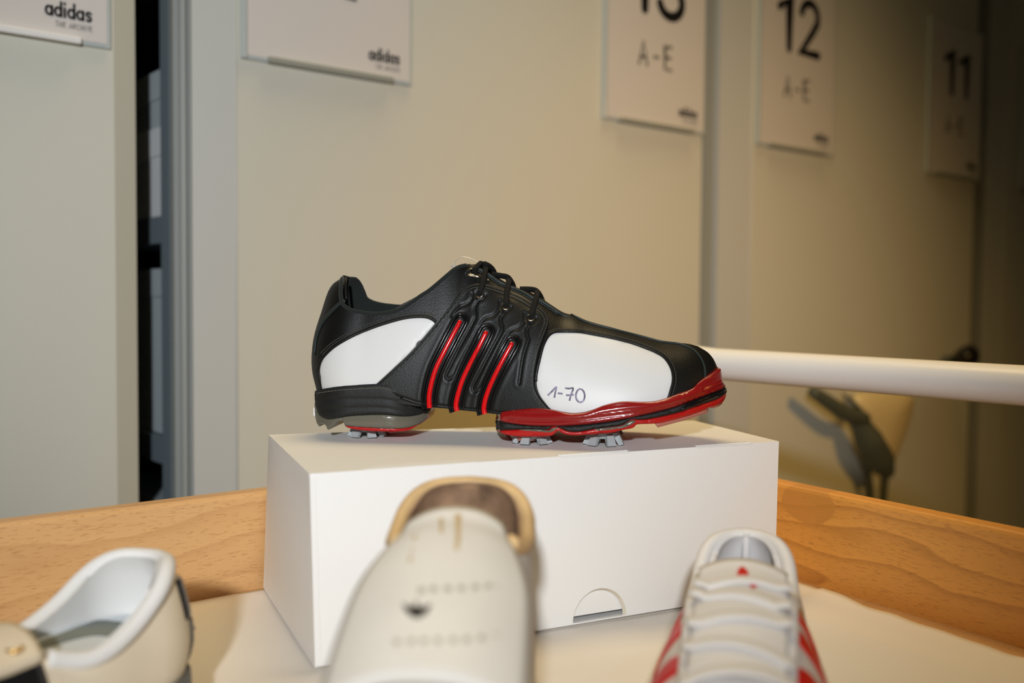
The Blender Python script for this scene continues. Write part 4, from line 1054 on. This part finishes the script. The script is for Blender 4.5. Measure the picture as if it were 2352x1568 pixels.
# heel
HT = [(721, 902), (728, 896), (775, 887.5), (820, 884), (860, 882), (881, 883), (902.6, 888), (924, 898), (945, 913), (962, 928), (978, 938)]
HB = [(983, 942), (972, 950), (950, 955), (926, 957.5), (881, 954), (828, 955), (792, 958.6), (764, 964), (751.6, 964), (739, 959.7), (730, 951), (722, 926)]
HL1 = [(722, 921), (764, 917), (828, 916), (881, 917), (915, 924), (940, 934)]; HL2 = [(726, 945), (764, 940), (828, 936), (881, 937), (915, 943), (945, 948)]
HL0 = [(728, 903), (775, 896), (860, 891), (885, 892), (905, 898), (925, 908), (938, 917)]
def heel_h():
    qs = [px_on(FH, cr(c, 4)) for c in (HL1, HL2, HL0)]
    def f(V):
        h = np.zeros(len(V))
        for g, a in zip(qs, (-0.0006, -0.0006, -0.0005)): h += a * np.exp(-(seg_dist(V, g) / 0.0010) ** 2)
        return h
    return f
heel = solid_on('heel_midsole', FH, so(FH, HT + HB), 0.0, 0.003, M_foam, shoe, res=0.0009, hfun=heel_h(), edge_drop=0.002)
# stitch line round the top of the heel
V, Fc = [], []
qq = px_on(FH, resample(cr(HL0, 5), 84))
for i in range(0, 84, 2):
    a, b = qq[i], qq[min(i + 1, 83)]
    tube_data([(a[0], -float(FH.w(*a)) - 0.0002, a[1]), (b[0], -float(FH.w(*b)) - 0.0002, b[1])], 0.0003, 5, V=V, Fc=Fc)
o = obj_from('stitching', V, Fc, mat('pale_thread', (0.16, 0.14, 0.11), 0.7), heel); o['kind'] = 'stuff'
solid_on('smoky_heel_plate', FH, so(FH, [(781, 957), (828, 953), (881, 952), (928, 956), (960, 953), (984, 944), (978, 960), (960, 974), (935, 983), (900, 985), (850, 983), (796, 979), (788, 972)]), -0.0012, 0.002, M_olive, shoe, res=0.0025)
solid_on('smoky_heel_wrap', FH, so(FH, [(721, 926), (729, 950), (739, 958), (752, 962.5), (775, 959), (785, 960), (784, 968), (775, 969), (765, 979), (752, 987.5), (746, 977), (736, 975), (732, 980), (726, 972), (722, 955)], 3), -0.0006, 0.0015, M_olive, shoe, res=0.002)
FHi = Flat(lambda x: WS(x) - 0.004, FH.x0, FH.x1, 0.036, 0.03, 2.0, 2.0)
solid_on('heel_outsole', FHi, px_on(FHi, cr([(796, 976), (860, 978), (933, 981), (962, 972), (950, 982), (930, 990), (880, 991), (840, 989), (805, 984)], 4, closed=True)), 0.001, 0.0015, M_redlow, shoe, res=0.0025)
solid_on('heel_lug', FHi, px_on(FHi, resample([(888, 988), (932, 984), (930, 992), (890, 996)], 24, closed=True)), -0.004, 0.001, M_red, shoe, res=0.003)
solid_on('heel_front_edge', FH, so(FH, [(950, 955), (975, 946), (986, 940), (984, 955), (974, 967), (956, 978), (958, 966)]), -0.004, 0.002, M_redsole, shoe, res=0.0025)
lab = px_plane(730, 942, 0)
bm = bmesh.new(); bm_box(bm, lab[0] - 0.0008, lab[0] + 0.0012, -0.009, 0.009, lab[1] - 0.0032, lab[1] + 0.0032, bevel=0.0005); obj_bm('heel_badge', bm, M_whitelace, shoe)

# cleats: hub with six splayed tines
def cleat(x, y, z0, R, rot):
    hh = z0
    c = empty('cleat', loc=(x, y, 0)); c.parent = shoe
    bm = bmesh.new(); bmesh.ops.create_cone(bm, cap_ends=True, segments=20, radius1=R * 0.62, radius2=R * 0.8, depth=0.004, matrix=Matrix.Translation((0, 0, hh - 0.001)))
    obj_bm('hub', bm, M_cleat, c, False)
    for k in range(6):
        a = rot + 2 * math.pi * k / 6; t = Vector((-math.sin(a), math.cos(a), 0)); d = Vector((math.cos(a), math.sin(a), 0))
        w1, w2 = 0.0024, 0.0034
        top = [d * (R * 0.45) - t * w1, d * (R * 0.45) + t * w1, d * (R * 0.80) + t * w1, d * (R * 0.80) - t * w1]
        bot_ = [d * (R * 0.80) - t * w2 * 0.8, d * (R * 0.80) + t * w2 * 0.8, d * (R * 1.05) + t * w2, d * (R * 1.05) - t * w2]
        V = [p + Vector((0, 0, hh)) for p in top] + [p + Vector((0, 0, 0.0 if i < 2 else 0.0008)) for i, p in enumerate(bot_)]
        obj_from('tine', V, [(0, 1, 2, 3), (7, 6, 5, 4), (0, 4, 5, 1), (1, 5, 6, 2), (2, 6, 7, 3), (3, 7, 4, 0)], M_cleat, c)
hx = px_plane(842, 1000, -.012)[0]; f1 = px_plane(1222, 1015, -.026)[0]; f2 = px_plane(1386, 1012, -.026)[0]
cleat(hx, -0.011, 0.0072, 0.0130, 0.0); cleat(hx, 0.018, 0.0072, 0.0125, 0.2)
cleat(f1, -0.0262, 0.0068, 0.0135, 0.21); cleat(f2, -0.0262, 0.0080, 0.0135, -0.09)
cleat(f1, 0.0222, 0.0068, 0.0135, 0.1); cleat(f2, 0.0242, 0.0080, 0.0135, 0.2)

# ------------------------------------------------------------------ the three out-of-focus shoes in front
class Trainer:
    def __init__(s, name, label, origin, direction, back, collar, vamp, toe, W, r, mats, thick, soleW, rimr, rim_mat, Rb=0.034, Rt=0.07, ncol=40, NU=120, NV=30):
        s.M = frame_matrix((origin[0], origin[1], TB + 0.001), direction); s.Mi = s.M.inverted()
        s.root = empty(name, M=s.M); tag(s.root, label, 'shoe')
        bottom = [back[0]] + [(x, back[0][1] * (1 - t) + toe[-1][1] * t) for t, x in ((i / 8, back[0][0] + (toe[-1][0] - back[0][0]) * i / 8) for i in range(1, 8))] + [toe[-1]]
        bk, co, vp, tt, bt = cr(back, 6), cr(collar, 6), cr(vamp, 6), cr(toe, 6), cr(bottom, 4)
        o = np.argsort(tt[:, 1])
        allt = np.vstack([[(-0.05, co[0][1])], co, vp[1:], tt[1:len(tt) // 2]]); oo = np.argsort(allt[:, 0])
        rr = fun(r); s.rr = rr
        s.f = Field(lambda z: np.interp(z, bk[:, 1], bk[:, 0]), lambda z: np.interp(z, tt[o][:, 1], tt[o][:, 0]),
                    lambda x: np.interp(x, bt[:, 0], bt[:, 1]), lambda x: np.interp(x, allt[oo][:, 0], allt[oo][:, 1]),
                    fun(W), lambda x: np.clip(rr(x), 0, 0.97), Rb, Rt)
        top = np.vstack([resample(co, ncol), resample(vp, NU - ncol + 1)[1:]])
        G = coons(resample(bt, NU), top, resample(bk, NV, True), resample(tt[::-1], NV, True), NU, NV)
        cv = 0.5 - 0.5 * np.cos(np.pi * np.linspace(0, 1, NV)); sv = np.linspace(0, 1, NV)
        for i in range(1, NU - 1):
            for k in range(2): G[i, :, k] = np.interp(cv, sv, G[i, :, k])
        s.upper, N, Fr = upper_mesh('upper', s.f, G, G, ncol - 1, mats, s.root, thick=thick)
        if rimr:
            ring = np.vstack([N[:ncol, -1][::-1], Fr[1:ncol, -1]])
            tube('collar_rim', ring + np.array([0, 0, -rimr * 0.3]), rimr, rim_mat, s.root, sides=10)
        z0 = back[0][1] + 0.010
        xs0, xs1 = back[0][0] - 0.006, toe[-1][0] + 0.005
        s.sf = Flat(lambda x: s.f.W(x) + soleW, xs0, xs1, 0.036, 0.075)
        s.sole_ol = resample([(xs0, 0.0), (0.15, 0.0), (xs1 - 0.01, 0.002), (xs1, 0.010), (xs1, z0), (0.15, z0), (xs0, z0), (xs0 - 0.0, 0.01)], 120, closed=True)
    def sole(s, m): return solid_on('sole', s.sf, s.sole_ol, 0.0, 0.003, m, s.root, res=0.006)
    def cam(s): return s.Mi @ CAM, s.Mi.to_3x3()
    def march(s, px, py, zf, d0=0.15, d1=0.75):
        c, R = s.cam(); d = R @ ray(px, py); prev = None
        for t in np.arange(d0, d1, 0.0006):
            P = c + d * t
            if P.z < zf(P.x, P.y): return P
        return c + d * d1
    def bars(s, name, y0, y1, x, dx, m, zf, rad, flat=0.35, parent=None, lift=0.0):
        path = [(x + dx * t, y0 + (y1 - y0) * t, float(zf(x + dx * t, y0 + (y1 - y0) * t)) + lift) for t in np.linspace(0, 1, 14)]
        return tube(name, path, rad, m, parent or s.root, sides=10, flat=flat, up=(0, 0, 1))
    def tongue(s, x0, x1, hw, zf, m, th=0.005, name='tongue'):
        nx, ny = 26, 18; V, Fc = [], []
        for i in range(nx + 1):
            x = x0 + (x1 - x0) * i / nx
            for j in range(ny + 1):
                v = 2 * j / ny - 1; y = v * float(hw(x)); V.append((x + 0.004 * v * v * (1 - i / nx), y, float(zf(x, y))))
        for i in range(nx):
            for j in range(ny):
                a = i * (ny + 1) + j; Fc.append((a, a + ny + 1, a + ny + 2, a + 1))
        o = obj_from(name, V, Fc, m, s.root, smooth=True)
        md = o.modifiers.new('padding', 'SOLIDIFY'); md.thickness = th; md.offset = 0
        return o
    def decal(s, name, pxs_, zf, m, parent, lift=0.0009):
        P = [s.march(a, b, zf) + Vector((0, 0, lift)) for a, b in pxs_]
        n = len(P); c = s.march(sum(a for a, b in pxs_) / n, sum(b for a, b in pxs_) / n, zf) + Vector((0, 0, lift))
        V = P + [p - Vector((0, 0, 0.0006)) for p in P] + [c]
        Fc = [(i, (i + 1) % n, 2 * n) for i in range(n)] + [(i, i + n, (i + 1) % n + n, (i + 1) % n) for i in range(n)]
        return obj_from(name, V, Fc, m, parent)

# --- aged white trainer facing the camera, tan collar
T1 = Trainer('aged_trainer', 'aged white leather trainer with a tan collar and dark leaf logo', (-0.0200, 0.508), (-0.05, -1.0),
    [(.004, .012), (-.001, .04), (.001, .08), (.006, .108), (.010, .1185)],
    [(.010, .1185), (.02, .1165), (.04, .106), (.06, .101), (.076, .103), (.085, .107)],
    [(.085, .107), (.10, .105), (.13, .0975), (.17, .084), (.21, .066), (.25, .052), (.275, .042)],
    [(.275, .042), (.288, .032), (.293, .02), (.291, .010)],
    [(-.02, .033), (.03, .0345), (.08, .0345), (.12, .0355), (.16, .0385), (.20, .045), (.25, .046), (.30, .042)],
    [(-.02, .80), (.02, .84), (.06, .88), (.085, .70), (.12, .50), (.16, .30), (.20, .12), (.25, 0), (.30, 0)],
    [M_oldwhite, M_brownlining], 0.0045, 0.004, 0.0036, M_tan)
T1.sole(M_rubberwhite)
zt1 = T1.f.zt
hw1 = fun([(.06, .0195), (.078, .0210), (.095, .0265), (.12, .0325), (.15, .034), (.19, .034)])
def z1t(x, y):
    h = float(hw1(x)); return float(zt1(np.clip(x, .085, .3))) + 0.0065 - max(0, .085 - x) * -0.35 - 0.011 * (abs(y) / max(h, 1e-3)) ** 2.4 * min(1.0, h / .034)
tg = T1.tongue(.074, .185, hw1, z1t, M_oldwhite, 0.004)
zs1 = lambda x, y: (z1t(x, y) + 0.002) if (0.074 < x < 0.185 and abs(y) < float(hw1(x))) else (float(T1.f.ztop(x, y)) if 0.085 < x < 0.28 and abs(y) < float(T1.f.W(x)) else -1)
T1.decal('leaf_logo', [(925, 1390), (938, 1402), (949, 1404), (956, 1380), (964, 1404), (976, 1402), (990, 1392), (982, 1408), (972, 1417), (957, 1421), (942, 1416), (931, 1405)], zs1, M_ink, tg)['label'] = 'dark three-leaf logo print'
for row in ([(968, 1358), (996, 1355), (1028, 1354), (1060, 1353), (1092, 1351), (1122, 1349), (1148, 1347)], [(912, 1477), (945, 1475), (974, 1474), (1006, 1473), (1040, 1472), (1072, 1471), (1106, 1467), (1140, 1463), (1176, 1458)]):
    for (a, b) in row:
        T1.decal('perforation', [(a + 9 * math.cos(t), b + 7 * math.sin(t)) for t in np.linspace(0, 2 * math.pi, 10)[:-1]], zs1, M_perf, tg, 0.0006)
for pts in ([(1044, 1182), (1060, 1182), (1058, 1240), (1052, 1266), (1044, 1264), (1046, 1235)], [(1008, 1192), (1018, 1190), (1018, 1225), (1010, 1226)], [(948, 1232), (958, 1232), (946, 1290), (936, 1292)]):
    T1.decal('yellowed_crack', pts, zs1, M_yellowed, tg, 0.0004)
for k, (xs, m) in enumerate(((0.135, M_green), (0.165, M_blackpatent), (0.195, M_blackpatent))):
    ol = resample([(xs, .030), (xs + .013, .030), (xs + .030, .078 - .010 * k), (xs + .017, .080 - .010 * k)], 40, closed=True)
    panel_on('side_stripe', T1.f, ol, 0.0007, 0.001, m, T1.root, res=0.003, mirror=True)

# --- white trainer with red stripes
T2 = Trainer('striped_trainer', 'white trainer with red side stripes and white laces at the lower right', (0.1345, 0.562), (-0.25, -0.968),
    [(.003, .018), (-.002, .045), (.002, .070), (.006, .0795)],
    [(.006, .0795), (.02, .0765), (.045, .062), (.064, .060), (.078, .066)],
    [(.078, .066), (.10, .069), (.13, .0675), (.17, .058), (.21, .050), (.25, .043), (.275, .035)],
    [(.275, .035), (.287, .028), (.291, .02), (.289, .014)],
    [(-.02, .032), (.03, .0345), (.08, .0385), (.12, .041), (.16, .0425), (.20, .044), (.25, .045), (.30, .040)],
    [(-.02, .60), (.02, .64), (.06, .66), (.085, .52), (.12, .46), (.16, .36), (.20, .18), (.25, 0), (.30, 0)],
    [M_sneaker, M_sneakerin], 0.007, 0.003, 0.0042, M_sneaker)
T2.sole(M_rubberwhite)
hw2 = lambda x: 0.0205 - 0.02 * max(0, x - .10)
z2t = lambda x, y: float(T2.f.zt(np.clip(x, .08, .3))) + 0.004 + max(0, .10 - x) * 0.32 - 0.007 * (abs(y) / .024) ** 2
tg2 = T2.tongue(.072, .175, hw2, z2t, M_sneaker, 0.006)
zs2 = lambda x, y: (z2t(x, y) + 0.003) if (0.072 < x < 0.175 and abs(y) < hw2(x)) else (float(T2.f.ztop(x, y)) if 0.08 < x < 0.28 and abs(y) < float(T2.f.W(x)) else -1)
T2.decal('red_logo', [(1692, 1322), (1697, 1308), (1706, 1304), (1714, 1310), (1720, 1320), (1706, 1326)], zs2, M_stripe_red, tg2)['label'] = 'small red logo on the tongue'
T2.decal('red_logo', [(1722, 1344), (1734, 1342), (1738, 1350), (1726, 1352)], zs2, M_stripe_red, tg2)
# eyestays: padded leather strips along both sides of the tongue
for sg in (-1, 1):
    path = [(x, sg * (0.0195 - 0.03 * max(0, x - .11)), float(T2.f.ztop(x, 0.0195)) + 0.000) for x in np.linspace(.079, .185, 16)]
    tube('eyestay', path, 0.0062, M_sneaker, T2.root, sides=12, flat=0.4, up=(0, 0, 1))
for k, x in enumerate((.096, .117, .138, .159, .178)):
    sgn = 1 if k % 2 else -1
    T2.bars('lace', -.0225, .0225, x - .003 * sgn, .006 * sgn, M_whitelace, lambda a, b: z2t(a, b) if abs(b) < .0165 else float(T2.f.ztop(a, .0195)) + .003, 0.0058, 0.25, lift=0.0035)
for k in range(3):
    xs = 0.062 + 0.032 * k
    ol = resample([(xs, .022), (xs + .016, .022), (xs + .034, .0640 - .0045 * k), (xs + .018, .0650 - .0045 * k)], 40, closed=True)
    panel_on('side_stripe', T2.f, ol, 0.0012, 0.001, M_stripe_red, T2.root, res=0.003, mirror=True)
ol = resample([(.050, .049), (.064, .051), (.066, .056), (.052, .055)], 30, closed=True)
V_, tri, lp, ol_ = patch_mesh(ol, 0.003); P_ = T2.f.lift(V_, np.full(len(V_), 0.0006)) * np.array([1, -1, 1])
obj_from('gold_print', P_, [(a, c, b) for a, b, c in tri], M_goldprint, T2.root)
# centre seam padding inside the heel
tube('heel_lining_seam', [(.010, .0, .080), (.014, 0, .06), (.012, 0, .04)], 0.0022, M_sneakerin, T2.root)

# --- cream trainer cut off at the left
T3 = Trainer('cream_trainer', 'cream trainer with white padded collar at the lower left corner', (-0.1765, 0.508), (-0.50, -0.86),
    [(.004, .015), (-.004, .04), (.0, .066), (.007, .0785)],
    [(.007, .0785), (.02, .0765), (.045, .058), (.066, .050), (.084, .054)],
    [(.084, .054), (.11, .056), (.14, .056), (.20, .045), (.26, .036), (.275, .033)],
    [(.275, .033), (.287, .026), (.291, .018), (.289, .012)],
    [(-.02, .033), (.03, .0345), (.08, .035), (.12, .036), (.16, .040), (.20, .045), (.25, .045), (.30, .041)],
    [(-.02, .70), (.02, .78), (.06, .84), (.085, .62), (.12, .50), (.16, .34), (.20, .15), (.25, 0), (.30, 0)],
    [M_cream, M_lightlining], 0.006, 0.004, 0.0042, M_lightlining)
T3.sole(M_heelgrey)
hw3 = lambda x: 0.024
z3t = lambda x, y: float(T3.f.zt(np.clip(x, .084, .3))) + 0.005 + max(0, .10 - x) * 0.15 - 0.008 * (abs(y) / .024) ** 2
T3.tongue(.084, .16, hw3, z3t, M_cream, 0.007)
ins_pts = [(x, y) for x, y in resample(cr([(.004, 0), (.010, -.018), (.04, -.026), (.09, -.026), (.13, -.03), (.13, .03), (.09, .026), (.04, .026), (.010, .018)], 5, closed=True), 50, closed=True)]
n_ = len(ins_pts)
obj_from('insole', [(x, y, .046) for x, y in ins_pts] + [(x, y, .040) for x, y in ins_pts], [tuple(range(n_))] + [(i, i + n_, (i + 1) % n_ + n_, (i + 1) % n_) for i in range(n_)], M_insole, T3.root)
pr = cr([(.020, .020), (.024, -.018), (.035, -.021), (.060, -.018), (.085, -.018), (.090, -.010), (.060, -.008), (.042, -.004), (.038, .010), (.036, .021)], 4, closed=True); n_ = len(pr)
obj_from('insole_print', [(x, y, .0466) for x, y in pr] + [(x, y, .0460) for x, y in pr], [tuple(range(n_))] + [(i, i + n_, (i + 1) % n_ + n_, (i + 1) % n_) for i in range(n_)], M_insoleprint, T3.root)
panel_on('heel_tab', T3.f, resample([(-.002, .050), (.012, .050), (.015, .071), (.0, .068)], 40, closed=True), 0.0016, 0.0015, M_blackpatent, T3.root, res=0.002, mirror=True)
hg = panel_on('heel_counter', T3.f, resample([(-.004, .016), (.006, .016), (.006, .049), (-.003, .049)], 40, closed=True), 0.0016, 0.0015, M_heelgrey, T3.root, res=0.002, mirror=True)
for zz_ in np.arange(.018, .048, .006):
    P_ = T3.f.lift([(.0015, zz_)], 0.0018)[0]; bm = bmesh.new()
    bmesh.ops.create_uvsphere(bm, u_segments=10, v_segments=6, radius=0.0012, matrix=Matrix.Translation((P_[0], -P_[1], P_[2]))); obj_bm('heel_stud', bm, M_rubberwhite, hg, True)
for sg in (-1, 1):
    nx, ny = 16, 8; V, Fc = [], []
    for i in range(nx + 1):
        for j in range(ny + 1):
            x = .088 + .075 * i / nx; y = sg * (.010 + .021 * j / ny); V.append((x, y, max(float(T3.f.ztop(x, y)), z3t(x, y) if abs(y) < .022 else 0) + .0025 - 0.0006 * (j == ny)))
    for i in range(nx):
        for j in range(ny):
            a = i * (ny + 1) + j; Fc.append((a, a + ny + 1, a + ny + 2, a + 1))
    es = obj_from('eyestay', V, Fc, M_blackpatent, T3.root, smooth=True)
    md = es.modifiers.new('thickness', 'SOLIDIFY'); md.thickness = 0.002
    for k in range(4):
        x = .096 + .018 * k; y = sg * .017; z = max(float(T3.f.ztop(x, y)), z3t(x, y)) + .0032
        obj_from('gold_eyelet', *torus_data((x, y, z), (0, 0, 1), 0.0030, 0.0011, 18, 8), M_gold, es, smooth=True)
